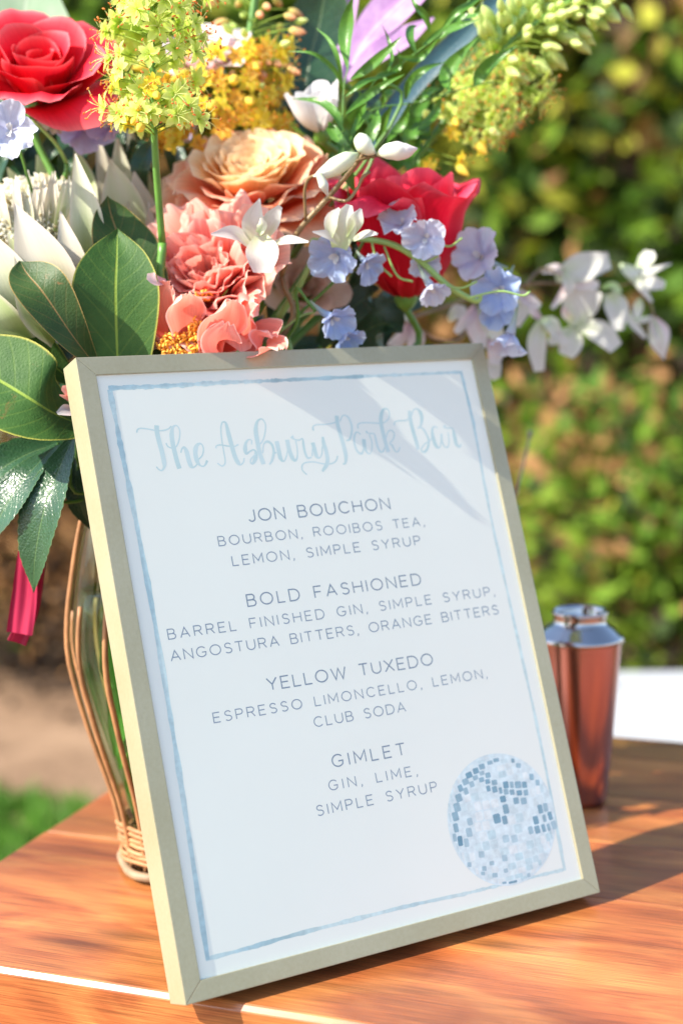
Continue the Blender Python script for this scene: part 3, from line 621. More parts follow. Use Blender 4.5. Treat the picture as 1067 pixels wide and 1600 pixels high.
def leaf_mat(name, col, col2, rib, edge, rough=.35, spec=.5, transl=.15, nveins=9, spots=.0, bump=.35):
    m, t, n, l = newmat(name); b = n['Principled BSDF']; uv = N(n, 'ShaderNodeUVMap'); tc = N(n, 'ShaderNodeTexCoord')
    sx = N(n, 'ShaderNodeSeparateXYZ'); l.new(uv.outputs[0], sx.inputs[0])
    def mth(op, a, c=None, **kw):
        q = N(n, 'ShaderNodeMath', operation=op)
        for i_, v in enumerate((a, c)):
            if v is None: continue
            if isinstance(v, (int, float)): q.inputs[i_].default_value = v
            else: l.new(v, q.inputs[i_])
        return q.outputs[0]
    d = mth('ABSOLUTE', mth('SUBTRACT', sx.outputs[0], .5)); 
    def band(v, lo, hi):
        h = N(n, 'ShaderNodeMapRange', interpolation_type='SMOOTHSTEP'); h.inputs['From Min'].default_value = lo; h.inputs['From Max'].default_value = hi; h.inputs['To Min'].default_value = 1; h.inputs['To Max'].default_value = 0; l.new(v, h.inputs[0]); return h.outputs[0]
    ribf = band(d, .008, .022)
    w_ = mth('FRACT', mth('SUBTRACT', mth('MULTIPLY', sx.outputs[1], nveins), mth('MULTIPLY', d, nveins * .42)))
    vn = band(mth('ABSOLUTE', mth('SUBTRACT', w_, .5)), .02, .10)
    nz = N(n, 'ShaderNodeTexNoise', Scale=55., Detail=6., Roughness=.65); l.new(tc.outputs['Object'], nz.inputs['Vector'])
    mx = N(n, 'ShaderNodeMix', data_type='RGBA'); mx.inputs[6].default_value = (*col, 1); mx.inputs[7].default_value = (*col2, 1)
    h = N(n, 'ShaderNodeMapRange'); h.inputs['From Min'].default_value = .35; h.inputs['From Max'].default_value = .65; l.new(nz.outputs['Fac'], h.inputs[0]); l.new(h.outputs[0], mx.inputs[0])
    c = mx.outputs[2]
    def over(c, f, colr, k):
        q = N(n, 'ShaderNodeMix', data_type='RGBA'); l.new(mth('MULTIPLY', f, k), q.inputs[0]); l.new(c, q.inputs[6]); q.inputs[7].default_value = (*colr, 1); return q.outputs[2]
    c = over(c, vn, rib, .10); c = over(c, ribf, rib, .8)
    eg = N(n, 'ShaderNodeMapRange', interpolation_type='SMOOTHSTEP'); eg.inputs['From Min'].default_value = .472; eg.inputs['From Max'].default_value = .497; l.new(d, eg.inputs[0]); c = over(c, eg.outputs[0], edge, .9)
    if spots:
        n3 = N(n, 'ShaderNodeTexNoise', Scale=38., Detail=7., Roughness=.7, Distortion=1.2); l.new(tc.outputs['Object'], n3.inputs['Vector'])
        q = N(n, 'ShaderNodeMapRange'); q.inputs['From Min'].default_value = .62; q.inputs['From Max'].default_value = .68; l.new(n3.outputs['Fac'], q.inputs[0]); c = over(c, q.outputs[0], (.20, .09, .03), spots)
    l.new(c, b.inputs['Base Color']); b.inputs['Roughness'].default_value = rough; b.inputs['Specular IOR Level'].default_value = spec
    vo = N(n, 'ShaderNodeTexVoronoi', feature='DISTANCE_TO_EDGE', Scale=420.); l.new(tc.outputs['Object'], vo.inputs['Vector'])
    hh = mth('ADD', mth('ADD', mth('MULTIPLY', vn, -.22), mth('MULTIPLY', ribf, -1.)), mth('MULTIPLY', vo.outputs['Distance'], 1.2))
    bp = N(n, 'ShaderNodeBump', Strength=bump, Distance=.0006); l.new(hh, bp.inputs['Height']); l.new(bp.outputs[0], b.inputs['Normal'])
    tr = N(n, 'ShaderNodeBsdfTranslucent'); l.new(c, tr.inputs[0]); ms = N(n, 'ShaderNodeMixShader'); ms.inputs[0].default_value = transl
    l.new(b.outputs[0], ms.inputs[1]); l.new(tr.outputs[0], ms.inputs[2]); l.new(ms.outputs[0], n['Material Output'].inputs[0]); return m
M['petal'] = petal_mat('flower_petal', .45, .40); M['petalthick'] = petal_mat('waxy_bract', .4, .18, .05); M['petaldeep'] = petal_mat('velvet_petal', .5, .16, .08)
M['lf_protea'] = leaf_mat('protea_leaf', (.028, .085, .014), (.050, .120, .022), (.26, .36, .05), (.40, .38, .07), .58, .28, .1, 10, .4)
M['lf_spot'] = leaf_mat('blemished_leaf', (.025, .06, .014), (.04, .08, .018), (.28, .17, .06), (.38, .25, .08), .52, .3, .1, 9, .9)
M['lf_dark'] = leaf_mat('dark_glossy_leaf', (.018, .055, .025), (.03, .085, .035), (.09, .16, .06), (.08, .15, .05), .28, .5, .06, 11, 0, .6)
M['lf_green'] = leaf_mat('ruscus_leaf', (.07, .20, .025), (.11, .27, .035), (.2, .38, .07), (.16, .32, .05), .33, .5, .3, 5)
M['lf_grey'] = leaf_mat('grey_green_leaf', (.26, .38, .25), (.34, .45, .31), (.42, .5, .38), (.35, .45, .3), .6, .3, .2, 6)
M['lf_blue'] = leaf_mat('blue_strap_leaf', (.02, .06, .085), (.035, .09, .11), (.06, .12, .12), (.2, .22, .1), .3, .5, .05, 20)
M['lf_purple'] = leaf_mat('purple_leaf', (.40, .20, .44), (.58, .36, .60), (.74, .58, .74), (.10, .03, .08), .4, .4, .3, 3, 0, .2)
M['stem_green'] = simple('green_stem', (.10, .24, .035), .4, noise=.2, nscale=60)
M['stem_bright'] = simple('stalk_in_water', (.14, .36, .03), .4, noise=.3, nscale=40)  # brighter green than the other stems
M['stem_pale'] = simple('pale_green_stem', (.30, .48, .14), .4, noise=.15, nscale=60)
M['stem_red'] = simple('reddish_stem', (.24, .16, .07), .4, noise=.4, nscale=45)
M['vcol'] = simple('floret', (1, 1, 1), .45, vcol=True)

def cdir(r, u, t): return (CR * r + CU * u - CF * t).normalized()
VT = Vector((vb.x, vb.y, .285))
def stem_to_vase(parent, start, r=.0022, m=None, down=None, spread=.02):
    """the stalk from a bloom down into the vase"""
    loc = parent.matrix_world.inverted() if False else None
    a = random.uniform(0, 2 * PI); q = Vector((math.cos(a), math.sin(a), 0))
    pts = [start]
    d = down or Vector((0, 0, -1))
    pts.append(start + d * .03 + Vector((0, 0, -.01))); pts.append(VT + q * .026); pts.append(VT + Vector((0, 0, -.09)) - q * .01); pts.append(VT + Vector((0, 0, -.25)) - q * spread * 1.1)
    inv = parent.matrix_basis.inverted()
    V, F, U = tube_geo([inv @ p for p in pts], r, 22, 7); return obj('stem', mesh('stem', V, F, U), m or M['stem_green'], parent)
def mixc(a, b, t): return tuple(a[i] * (1 - t) + b[i] * t for i in range(3))
def blade(parent, name, pts, hw, m, cols=None, face=(0, 0, 1), cup=.15, fold=0., ruf=0., rk=3., seed=0, nu=8, nv=16, serr=0., twist=0., margin=None, frill=0.):
    """a leaf, bract or petal along a line of points (photo x, photo y, distance); hw = half widths in photo pixels"""
    rs = np.random.default_rng(seed + int(abs(pts[0][0]) * 7 + abs(pts[0][1]) * 3))
    P3 = [list(P(*p)) + [p[2]] for p in pts]; c = spline(P3, nv + 1)
    h = np.interp(np.linspace(0, 1, nv + 1), np.linspace(0, 1, len(hw)), hw) if len(hw) < 3 else spline([[q] for q in hw], nv + 1)[:, 0]
    h = np.maximum(h, .25) * c[:, 3] / FPX
    fd = cdir(*face); V = []; U = []; C = []; ph = rs.uniform(0, 6, 4); inv = parent.matrix_basis.inverted()
    for i in range(nv + 1):
        v = i / nv; t = Vector(c[min(i + 1, nv)][:3] - c[max(i - 1, 0)][:3]).normalized(); f = fd
        if twist: f = Matrix.Rotation(math.radians(twist) * v, 3, t) @ fd
        s = t.cross(f)
        s = s.normalized() if s.length > .05 else t.orthogonal().normalized()
        nrm = s.cross(t)
        for j in range(nu + 1):
            q = j / nu * 2 - 1; w_ = h[i] * (1 + (serr * (.5 if (i % 2) else -.5) if abs(q) > .99 else 0))
            off = cup * w_ * q * q + fold * w_ * abs(q) - (cup + fold) * w_ * .4
            rf = ruf * h.max() * (math.sin(rk * q * 1.7 + ph[0] + v * 4) * abs(q) + .7 * math.sin(rk * 2.3 * v + ph[1] + q * 2)) * (.25 + v)
            if frill: rf += frill * h.max() * (math.sin(9 * q + 13 * v + ph[2]) + .6 * math.sin(17 * q - 9 * v + ph[3])) * max(abs(q) ** 3, v ** 4); w_ *= 1 + frill * .8 * math.sin(21 * v + ph[1] * 3 * (1 if q > 0 else -1)) * abs(q)
            p = Vector(c[i][:3]) + s * (q * w_) + nrm * (off + rf)
            if frill and v > .75: p += t * (frill * h.max() * 1.2 * math.sin(7 * q + ph[0]) * (v - .75) * 4)
            V.append(inv @ p); U.append((j / nu, v))
            if cols: 
                k = v + .12 * math.sin(q * 5 + ph[2]); col = mixc(cols[0], cols[1], min(1, max(0, k * (len(cols) - 1)))) if len(cols) == 2 else tuple(np.interp(min(1, max(0, k)), np.linspace(0, 1, len(cols)), [x[a] for x in cols]) for a in range(3))
                if margin and (abs(q) > .9 or v > .96): col = mixc(col, margin, .7)
                C.append(col)
    F = [(i * (nu + 1) + j, i * (nu + 1) + j + 1, (i + 1) * (nu + 1) + j + 1, (i + 1) * (nu + 1) + j) for i in range(nv) for j in range(nu)]
    me = mesh(name, V, F, U, C if cols else None)
    return obj(name, me, m, parent)
def ptube(parent, name, pts, rpx, m, n=16, sides=8):
    inv = parent.matrix_basis.inverted()
    P3 = [inv @ P(*p) for p in pts]; d = sum(p[2] for p in pts) / len(pts)
    r = [q * d / FPX for q in rpx] if hasattr(rpx, '__len__') else rpx * d / FPX
    V, F, U = tube_geo(P3, r, n, sides); return obj(name, mesh(name, V, F, U), m, parent)
def frame_of(axis, roll=0.):
    z = Vector(axis).normalized(); x = z.orthogonal().normalized(); x = Matrix.Rotation(roll, 3, z) @ x; y = z.cross(x)
    return Matrix(((x.x, y.x, z.x), (x.y, y.y, z.y), (x.z, y.z, z.z)))
def petal_geo(th, Ln, W, r0, phis, Rw, cols, ruf=0., rk=3., tip=.25, seed=0, nu=10, nv=12, z0=0., notch=0., pinch=0., edge=None):
    """one petal of a rosette, axis +z; phis = angle from the axis along its length (degrees)"""
    rs = np.random.default_rng(seed); ph = rs.uniform(0, 6.28, 5); V = []; U = []; C = []
    rho, z = r0, z0; lines = []
    for i in range(nv + 1):
        v = i / nv; a = math.radians(np.interp(v, np.linspace(0, 1, len(phis)), phis))
        if i: rho += math.sin(a) * Ln / nv; z += math.cos(a) * Ln / nv
        lines.append((rho, z, a))
    for i, (rho, z, a) in enumerate(lines):
        v = i / nv; hw = W / 2 * (max(v, .0) ** .55 * .93 + .10) * math.sqrt(max(0, 1 - max(0, (v - .55) / .45) ** 2 * (1 - tip)))
        for j in range(nu + 1):
            q = j / nu * 2 - 1; al = q * hw / Rw
            lx = rho - Rw + Rw * math.cos(al); ly = Rw * math.sin(al)
            drop = -.16 * Ln * (abs(q) ** 2.2) * v * v + notch * Ln * math.exp(-(q / .16) ** 2) * -v ** 6 + pinch * Ln * math.exp(-(q / .2) ** 2) * v ** 6
            rf = ruf * Ln * (math.sin(rk * q * 2 + ph[0] + 2 * v) * (.3 + .7 * abs(q)) + .6 * math.sin(rk * 1.7 * q + ph[1]) + .35 * math.sin(rk * 4.1 * q + ph[4])) * v ** 1.6
            na = a + PI / 2
            px_ = lx + drop * math.sin(a) + rf * math.cos(a); pz = z + drop * math.cos(a) - rf * math.sin(a)
            V.append((px_ * math.cos(th) - ly * math.sin(th), px_ * math.sin(th) + ly * math.cos(th), pz)); U.append((j / nu, v))
            k = min(1, max(0, v + .08 * math.sin(q * 4 + ph[2])))
            c_ = tuple(np.interp(k, np.linspace(0, 1, len(cols)), [x[b] for x in cols]) for b in range(3))
            if edge: c_ = mixc(c_, edge, .75 * max(0, max(abs(q) ** 8 * v, v ** 14)))
            C.append(c_)
    F = [(i * (nu + 1) + j, i * (nu + 1) + j + 1, (i + 1) * (nu + 1) + j + 1, (i + 1) * (nu + 1) + j) for i in range(nv) for j in range(nu)]
    return V, F, U, C
def rose(name, label, cat, px, py, d, axis, R, H, n, layer, m='petal', seed=0, roll=0., stem=True, sub=None):
    """rosette; layer(t, rs) -> dict of petal settings, t 0 at the heart and 1 outside"""
    rs = random.Random(seed); c = P(px, py, d); e = empty(name, c, frame_of(cdir(*axis), roll)); tag(e, label, cat, sub)
    for i in range(n):
        t = i / (n - 1); k = layer(t, rs); th = i * 2.39996 + rs.uniform(-.25, .25)
        V, F, U, C = petal_geo(th, seed=seed * 100 + i, **k); obj('petal', mesh('petal', V, F, U, C), M[m], e)
    V, F, U = lathe_geo([(.001, -.010), (.006, -.006), (R * .22, .000), (R * .16, .006)], 16); obj('calyx', mesh('calyx', V, F, U), M['stem_green'], e)
    if stem: stem_to_vase(e, c - (e.matrix_basis.to_3x3() @ Vector((0, 0, .004))), .0026, None, -(e.matrix_basis.to_3x3() @ Vector((0, 0, 1))))
    return e

# ------------------------------------------------------------------ the bouquet: roses
def lay_red(t, rs):
    o = max(0, (t - .35) / .65)
    ph = [10 + 60 * t, 6 + 52 * t, 0 + 62 * t, 4 + 70 * t + 55 * o ** 2]
    return dict(Ln=.028 + .040 * t ** .7, W=.036 + .062 * t ** .7, r0=.0015 + .006 * t, phis=ph, Rw=.008 + .038 * t, cols=[(.45, .003, .010), (.70, .006, .022), (.74, .012, .036)], ruf=.035 + .045 * o, rk=rs.uniform(1.4, 2.8), tip=.65, pinch=.05 * rs.random(), edge=(.80, .20, .22))  # pale edge colour paints the sheen along the petal rims
rose('red_rose', 'open red rose at the top left corner, partly cut by the picture edge', 'rose', 62, 152, 1.07, (.10, .66, .72), .05, .05, 16, lay_red, 'petaldeep', 11)
def lay_red2(t, rs):
    o = max(0, (t - .5) / .5)
    ph = [54 + 10 * t, 22 + 10 * t, 0 + 6 * t, -10 + 4 * t + (34 * o ** 2 + (60 if t > .6 and rs.random() < .6 else 0)) * (.6 + rs.random())]
    if t > .6: ph[2] += rs.uniform(0, 14)
    return dict(Ln=(.078 + .040 * t ** .5) * rs.uniform(.86, 1.0), W=.034 + .046 * t ** .6, r0=.001 + .003 * t, phis=ph, Rw=.008 + .034 * t, cols=[(.42, .002, .012), (.66, .004, .028), (.72, .008, .045)], ruf=.022 + .02 * o, rk=2.6, tip=.55, z0=0, edge=(.78, .12, .18), notch=.05 * rs.random())
rose('red_rose', 'crimson red rose behind the pale blue florets right of the orange rose', 'rose', 634, 466, 1.10, (.02, .95, .30), .04, .09, 18, lay_red2, 'petaldeep', 12)
def lay_orange(t, rs):
    o = max(0, (t - .55) / .45)
    if t < .6: ph = [22 + 70 * t, 12 + 60 * t, 2 + 56 * t, 10 + 75 * t]; cols = [(.93, .34, .07), (.95, .55, .22), (.96, .76, .46)]
    else: ph = [70 + 14 * o, 50 + 22 * o, 40 + 34 * o, 55 + 80 * o]; cols = [(.90, .13, .04), (.91, .28, .13), (.93, .52, .33)] if rs.random() > .45 * o + .1 else [(.80, .07, .03), (.85, .16, .09), (.88, .36, .26)]
    return dict(Ln=.018 + .043 * t ** .9, W=.026 + .050 * t ** .8, r0=.001 + .018 * t ** 1.1, z0=-.016 * o, phis=ph, Rw=.007 + .038 * t, cols=cols, ruf=rs.uniform(.05, .12), rk=rs.uniform(1.6, 3.2), tip=.7, notch=.05 * rs.random(), edge=(.92, .72, .50))
rose('garden_rose', 'large peach and orange garden rose in the middle of the bouquet', 'rose', 396, 298, 1.10, (-.06, .76, .64), .055, .05, 60, lay_orange, 'petal', 13)
def lay_white(t, rs):
    ph = [20 + 45 * t, 8 + 30 * t, 0 + 12 * t, -14 + 30 * t]
    return dict(Ln=.020 + .020 * t, W=.020 + .022 * t, r0=.001 + .002 * t, phis=ph, Rw=.004 + .014 * t, cols=[(.62, .66, .58), (.80, .80, .80), (.84, .83, .84)], ruf=.03, rk=3, tip=.4, edge=(.86, .86, .88))
rose('lisianthus', 'small white lisianthus bud above the orange rose', 'flower', 500, 205, 1.10, (-.22, .85, .45), .02, .03, 11, lay_white, 'petal', 14)
def lay_cream(t, rs):
    ph = [20 + 45 * t, 18 + 40 * t, 12 + 50 * t, 10 + 80 * t]
    return dict(Ln=.018 + .018 * t, W=.020 + .024 * t, r0=.001 + .004 * t, phis=ph, Rw=.006 + .025 * t, cols=[(.70, .50, .36), (.80, .66, .54), (.83, .75, .66)], ruf=.03, rk=3, tip=.4)
rose('cream_rose', 'cream rose half hidden below the white orchid flower', 'rose', 470, 462, 1.12, (.15, .35, .8), .035, .03, 16, lay_cream, 'petal', 15)
def lay_pink(t, rs):
    ph = [20 + 45 * t, 18 + 40 * t, 12 + 50 * t, 10 + 90 * t]
    return dict(Ln=.022 + .024 * t, W=.020 + .026 * t, r0=.001 + .004 * t, phis=ph, Rw=.006 + .02 * t, cols=[(.85, .45, .50), (.88, .66, .68), (.88, .80, .80)], ruf=.05, rk=3, tip=.4)
rose('carnation', 'soft pink and white bloom behind the yellow foxtail lilies', 'flower', 325, 112, 1.15, (.0, .7, .6), .03, .03, 18, lay_pink, 'petal', 16)

# peony: loose petals placed one by one
pc = P(318, 500, 1.06); e = empty('peony', pc); tag(e, 'coral pink peony with golden stamens just above the frame', 'peony')
Pk = [(.88, .15, .10), (.92, .31, .23), (.93, .48, .39)]; Pk2 = [(.84, .12, .09), (.86, .25, .20), (.88, .42, .36)]; Pk3 = [(.80, .09, .07), (.84, .17, .14), (.86, .32, .27)]
PET = [ # points, half widths, colours, facing, cup, ruffle
 ([(330, 520, 1.10), (295, 430, 1.115), (262, 372, 1.09), (247, 392, 1.05)], [14, 40, 36, 12], Pk2, (-.5, .5, .7), .35, .10),
 ([(335, 510, 1.10), (320, 420, 1.12), (305, 345, 1.10), (300, 338, 1.07)], [14, 44, 40, 16], Pk2, (-.2, .4, .9), .3, .10),
 ([(345, 510, 1.10), (362, 420, 1.12), (372, 362, 1.10), (378, 352, 1.07)], [14, 46, 40, 16], Pk3, (.1, .4, .9), .3, .10),
 ([(350, 520, 1.10), (400, 450, 1.12), (428, 410, 1.10), (440, 410, 1.07)], [14, 42, 40, 14], Pk2, (.3, .4, .9), .3, .10),
 ([(350, 530, 1.10), (410, 500, 1.12), (445, 490, 1.10), (452, 490, 1.07)], [14, 38, 38, 14], Pk3, (.4, .3, .9), .3, .10),
 ([(350, 550, 1.09), (410, 545, 1.10), (452, 555, 1.08), (462, 560, 1.06)], [14, 34, 30, 10], Pk2, (.3, .6, .7), .3, .08),
 ([(310, 520, 1.07), (280, 455, 1.07), (252, 415, 1.05), (246, 425, 1.02)], [12, 34, 30, 8], Pk2, (-.6, .3, .8), .5, .12),
 ([(315, 500, 1.075), (290, 430, 1.075), (272, 385, 1.06), (262, 372, 1.04)], [10, 26, 26, 8], Pk, (-.4, .2, .9), -.5, .10),
 ([(322, 490, 1.07), (305, 430, 1.07), (300, 385, 1.055), (296, 350, 1.04)], [10, 24, 26, 10], Pk, (-.5, .2, .8), .6, .08),
 ([(335, 490, 1.06), (322, 430, 1.055), (312, 385, 1.05), (296, 362, 1.035)], [10, 27, 25, 8], Pk, (.2, .1, 1), .4, .07),
 ([(345, 490, 1.07), (345, 430, 1.065), (350, 392, 1.05), (342, 372, 1.03)], [10, 27, 26, 10], Pk2, (.5, .1, .9), .5, .10),
 ([(350, 500, 1.07), (372, 440, 1.06), (382, 402, 1.05), (372, 388, 1.03)], [10, 25, 26, 12], Pk, (-.3, .2, .9), .5, .12),
 ([(355, 510, 1.065), (390, 470, 1.055), (410, 445, 1.04), (402, 428, 1.025)], [10, 26, 28, 12], Pk, (-.5, .3, .8), .5, .12),
 ([(350, 530, 1.06), (395, 505, 1.045), (418, 482, 1.03), (420, 462, 1.02)], [10, 25, 27, 12], Pk2, (.2, .4, .9), .5, .10),
 ([(330, 545, 1.05), (360, 515, 1.03), (390, 480, 1.02), (400, 470, 1.01)], [12, 28, 26, 8], Pk, (-.5, .4, .8), -.4, .10),
 ([(355, 570, 1.05), (390, 545, 1.03), (415, 520, 1.02), (428, 522, 1.01)], [12, 26, 26, 8], Pk2, (.2, .7, .7), .4, .09),
 ([(320, 570, 1.045), (335, 530, 1.02), (352, 490, 1.005), (362, 470, .995)], [12, 26, 28, 10], Pk, (.5, .2, .85), .4, .06),
 ([(385, 580, 1.04), (400, 555, 1.02), (425, 540, 1.01), (440, 545, 1.0)], [12, 22, 22, 6], Pk, (.1, .8, .6), .3, .08),
 ([(285, 545, 1.045), (268, 505, 1.03), (262, 465, 1.02), (268, 445, 1.01)], [8, 27, 26, 8], Pk, (-.2, .1, 1), .3, .05),
 ([(292, 545, 1.045), (290, 510, 1.02), (288, 475, 1.01), (292, 458, 1.0)], [8, 22, 24, 8], Pk, (.4, .0, .9), .3, .06),
 ([(330, 560, 1.04), (340, 545, 1.01), (348, 525, .995), (356, 505, .99)], [8, 24, 24, 8], Pk2, (.3, .3, .9), .3, .06)]
rs_ = random.Random(21); pf = frame_of(cdir(-.25, .45, .85), .4); po = P(338, 452, 1.042) - e.location
for i in range(40):                                   # the full ruffled body of the bloom
    t = i / 39; ph = [24 + 40 * t, 14 + 52 * t, 6 + 62 * t, 10 + 78 * t + rs_.uniform(-14, 22)]
    V, F, U, C = petal_geo(i * 2.39996 + rs_.uniform(-.4, .4), (.026 + .036 * t ** .8) * rs_.uniform(.85, 1.12), .028 + .042 * t ** .7, .001 + .012 * t, ph, .008 + .030 * t, rs_.choice([Pk, Pk2, Pk, Pk3]), rs_.uniform(.07, .14), rs_.uniform(2.2, 4.2), .6, i + 500, 18, 16, notch=.10 * rs_.random(), edge=(.93, .60, .52))
    V = [po + pf @ Vector(v) for v in V]; obj('petal', mesh('petal', V, F, U, C), M['petal'], e)
for i, (pts, hw, cl, fc, cu, rf) in enumerate(PET):
    if i < 14: continue
    blade(e, 'petal', [(x, y, d_ - .028) for x, y, d_ in pts], [q * 1.3 for q in hw], M['petal'], cl, fc, cu, 0, rf, 4., i, 18, 22, margin=(.92, .72, .68), frill=.05)
stm = MB()
inv = e.matrix_basis.inverted()
for (cx_, cy_, dd, rx_, ry_, nn_) in ((278, 540, .992, 34, 20, 160), (306, 515, .988, 12, 18, 50), (318, 462, 1.01, 13, 9, 34)):
    for k in range(nn_):
        a_, r_ = random.uniform(0, 6.28), math.sqrt(random.random()); x, y = cx_ + rx_ * r_ * math.cos(a_), cy_ + ry_ * r_ * math.sin(a_)
        p0 = inv @ P(x * .5 + cx_ * .5, y * .5 + (cy_ + 14) * .5, dd + .02); p2 = inv @ P(x, y, dd + random.uniform(-.006, .004)); pm = (p0 + p2) / 2 + Vector((random.gauss(0, .001),) * 3)
        V, F, U = tube_geo([p0, pm, p2], .0004, 4, 4); stm.add(V, F, U, [(.80, .36, .05)] * len(V))
        q = Vector((random.gauss(0, 1), random.gauss(0, 1), random.gauss(0, 1))).normalized() * .0019
        V, F, U = tube_geo([p2 - q, p2 - q * .3 + Vector((0, 0, .0006)), p2 + q], [.0004, .0009, .0005], 4, 5); g = random.uniform(.85, 1.1); stm.add(V, F, U, [(.88 * g, .42 * g, .05)] * len(V))
tag(obj('stamens', stm.mesh('stamens'), M['vcol'], e), kind='stuff'); stem_to_vase(e, P(320, 560, 1.09), .003)

# ------------------------------------------------------------------ proteas
W1 = [(.34, .42, .16), (.52, .54, .36), (.60, .58, .48)]; W2 = [(.26, .36, .10), (.42, .50, .24), (.52, .56, .36)]; W3 = [(.34, .36, .16), (.56, .50, .38), (.62, .58, .50)]
pc = P(62, 400, 1.05); e = empty('protea', pc); tag(e, 'white protea with a brush of pale filaments at the left edge', 'protea')
FIL = petal_mat('protea_filament', .6, .55, .02); core = MB(); inv = e.matrix_basis.inverted(); cc0 = P(62, 372, 1.07)
for k in range(5200):
    a_ = random.uniform(0, 2 * PI); ct_ = random.uniform(-.15, 1); s_ = math.sqrt(1 - ct_ * ct_); dr = CU * (ct_ * .95) + CR * (s_ * math.cos(a_)) * 1.05 - CF * (s_ * math.sin(a_)) * .9
    r0_ = .026; r1_ = random.uniform(.036, .046); tp = cc0 + dr * r1_; c_ = random.choice([(.88, .86, .72), (.90, .88, .78), (.86, .82, .60), (.88, .87, .78), (.66, .56, .34) if k % 4 == 0 else (.8, .79, .72)])
    p1 = cc0 + dr * r0_; side = Vector((random.gauss(0, 1), random.gauss(0, 1), random.gauss(0, 1))) * .0012; p2_ = (p1 + tp) / 2 + side
    V, F, U = tube_geo([inv @ p1, inv @ p2_, inv @ (tp + side * 1.5 + CU * -.0015)], [.0006, .0008, .0011], 4, 4); core.add(V, F, U, [c_] * len(V))
tag(obj('filaments', core.mesh('filaments'), FIL, e), kind='stuff')
V, F, U = lathe_geo([(0, -.03), (.022, -.02), (.030, 0), (.022, .020), (0, .029)], 20); obj('receptacle', mesh('receptacle', [Vector(v) + (cc0 - pc) for v in V], F, U), simple('protea_core', (.72, .68, .5), .8), e)
BR_ = [ # base ... tip
 ([(75, 300, 1.10), (68, 270, 1.105), (58, 242, 1.10)], [14, 12, 1], W2, (0, .2, 1)), ([(40, 320, 1.11), (28, 290, 1.11), (12, 262, 1.10)], [14, 12, 1], W2, (0, .2, 1)),
 ([(135, 330, 1.10), (130, 280, 1.105), (118, 228, 1.09)], [20, 19, 1], W2, (0, .1, 1)),
 ([(20, 330, 1.09), (-5, 300, 1.09), (-22, 275, 1.08)], [18, 16, 2], W1, (.2, .1, 1)),
 ([(142, 400, 1.02), (134, 330, 1.015), (118, 240, 1.02)], [26, 24, 1], W1, (.1, 0, 1)),
 ([(116, 470, 1.01), (112, 410, 1.0), (95, 330, 1.005)], [26, 24, 1], W3, (.2, 0, 1)),
 ([(96, 500, 1.0), (70, 420, .985), (24, 318, .99)], [42, 46, 1], W3, (-.1, .1, 1)),
 ([(50, 520, 1.0), (10, 440, .985), (-30, 350, .99)], [40, 44, 2], W1, (-.1, .1, 1)),
 ([(100, 520, .995), (60, 480, .98), (18, 412, .98)], [30, 32, 1], W2, (-.1, .1, 1)),
 ([(30, 540, .995), (0, 500, .98), (-40, 430, .98)], [30, 32, 2], W2, (-.1, .2, 1)),
 ([(110, 520, .99), (100, 480, .98), (92, 430, .985)], [18, 20, 1], W3, (.2, .1, 1))]
for k in range(14):                                   # slim inner bracts mixed with the filaments
    x, y = 4 + 9.5 * k + random.uniform(-4, 4), 300 + random.uniform(-22, 26) + .004 * (k * 9.5 - 60) ** 2
    BR_.append(([(60 + (x - 60) * .75, y + 70, 1.035), (60 + (x - 60) * .9, y + 30, 1.03), (x, y - 14, 1.035)], [9, 9, .5], random.choice([W1, W3, W1]), ((x - 60) / 90, .1, 1)))
for i, (pts, hw, cl, fc) in enumerate(BR_): blade(e, 'bract', pts, hw, M['petalthick'], cl, fc, .35, 0, .01, 2, i, 8, 14, margin=(.66, .58, .50))
stem_to_vase(e, P(80, 500, 1.07), .0045)
pc = P(215, 370, 1.09); e = empty('protea', pc); tag(e, 'tall pointed white protea buds of bracts left of the green stalk', 'protea')
BR2 = [([(200, 370, 1.12), (175, 290, 1.13), (156, 206, 1.115)], [22, 20, 2], W2, (0, .1, 1)), ([(225, 360, 1.12), (215, 280, 1.125), (202, 195, 1.10)], [20, 18, 1], W1, (.2, .1, 1)),
 ([(240, 380, 1.11), (236, 320, 1.115), (228, 262, 1.10)], [14, 13, 1], W2, (.4, .1, .9)), ([(205, 375, 1.10), (193, 300, 1.10), (184, 216, 1.09)], [20, 20, 2], W1, (-.1, .1, 1)),
 ([(190, 370, 1.10), (172, 290, 1.10), (152, 214, 1.095)], [18, 16, 2], W3, (-.3, .1, 1)), ([(210, 385, 1.085), (192, 320, 1.075), (172, 248, 1.075)], [26, 28, 1], W1, (-.1, 0, 1)),
 ([(232, 385, 1.085), (222, 330, 1.08), (210, 268, 1.08)], [18, 20, 1], W3, (.2, 0, 1)), ([(238, 400, 1.08), (236, 365, 1.075), (233, 315, 1.075)], [8, 8, 1], W3, (.3, 0, 1))]
for i, (pts, hw, cl, fc) in enumerate(BR2): hw = [q * 1.2 for q in hw]; blade(e, 'bract', [(x, y, d_ + .015) for x, y, d_ in pts], hw, M['petalthick'], cl, fc, .4, 0, .01, 2, i, 8, 14, margin=(.66, .58, .50))
stem_to_vase(e, P(222, 385, 1.10), .0045)

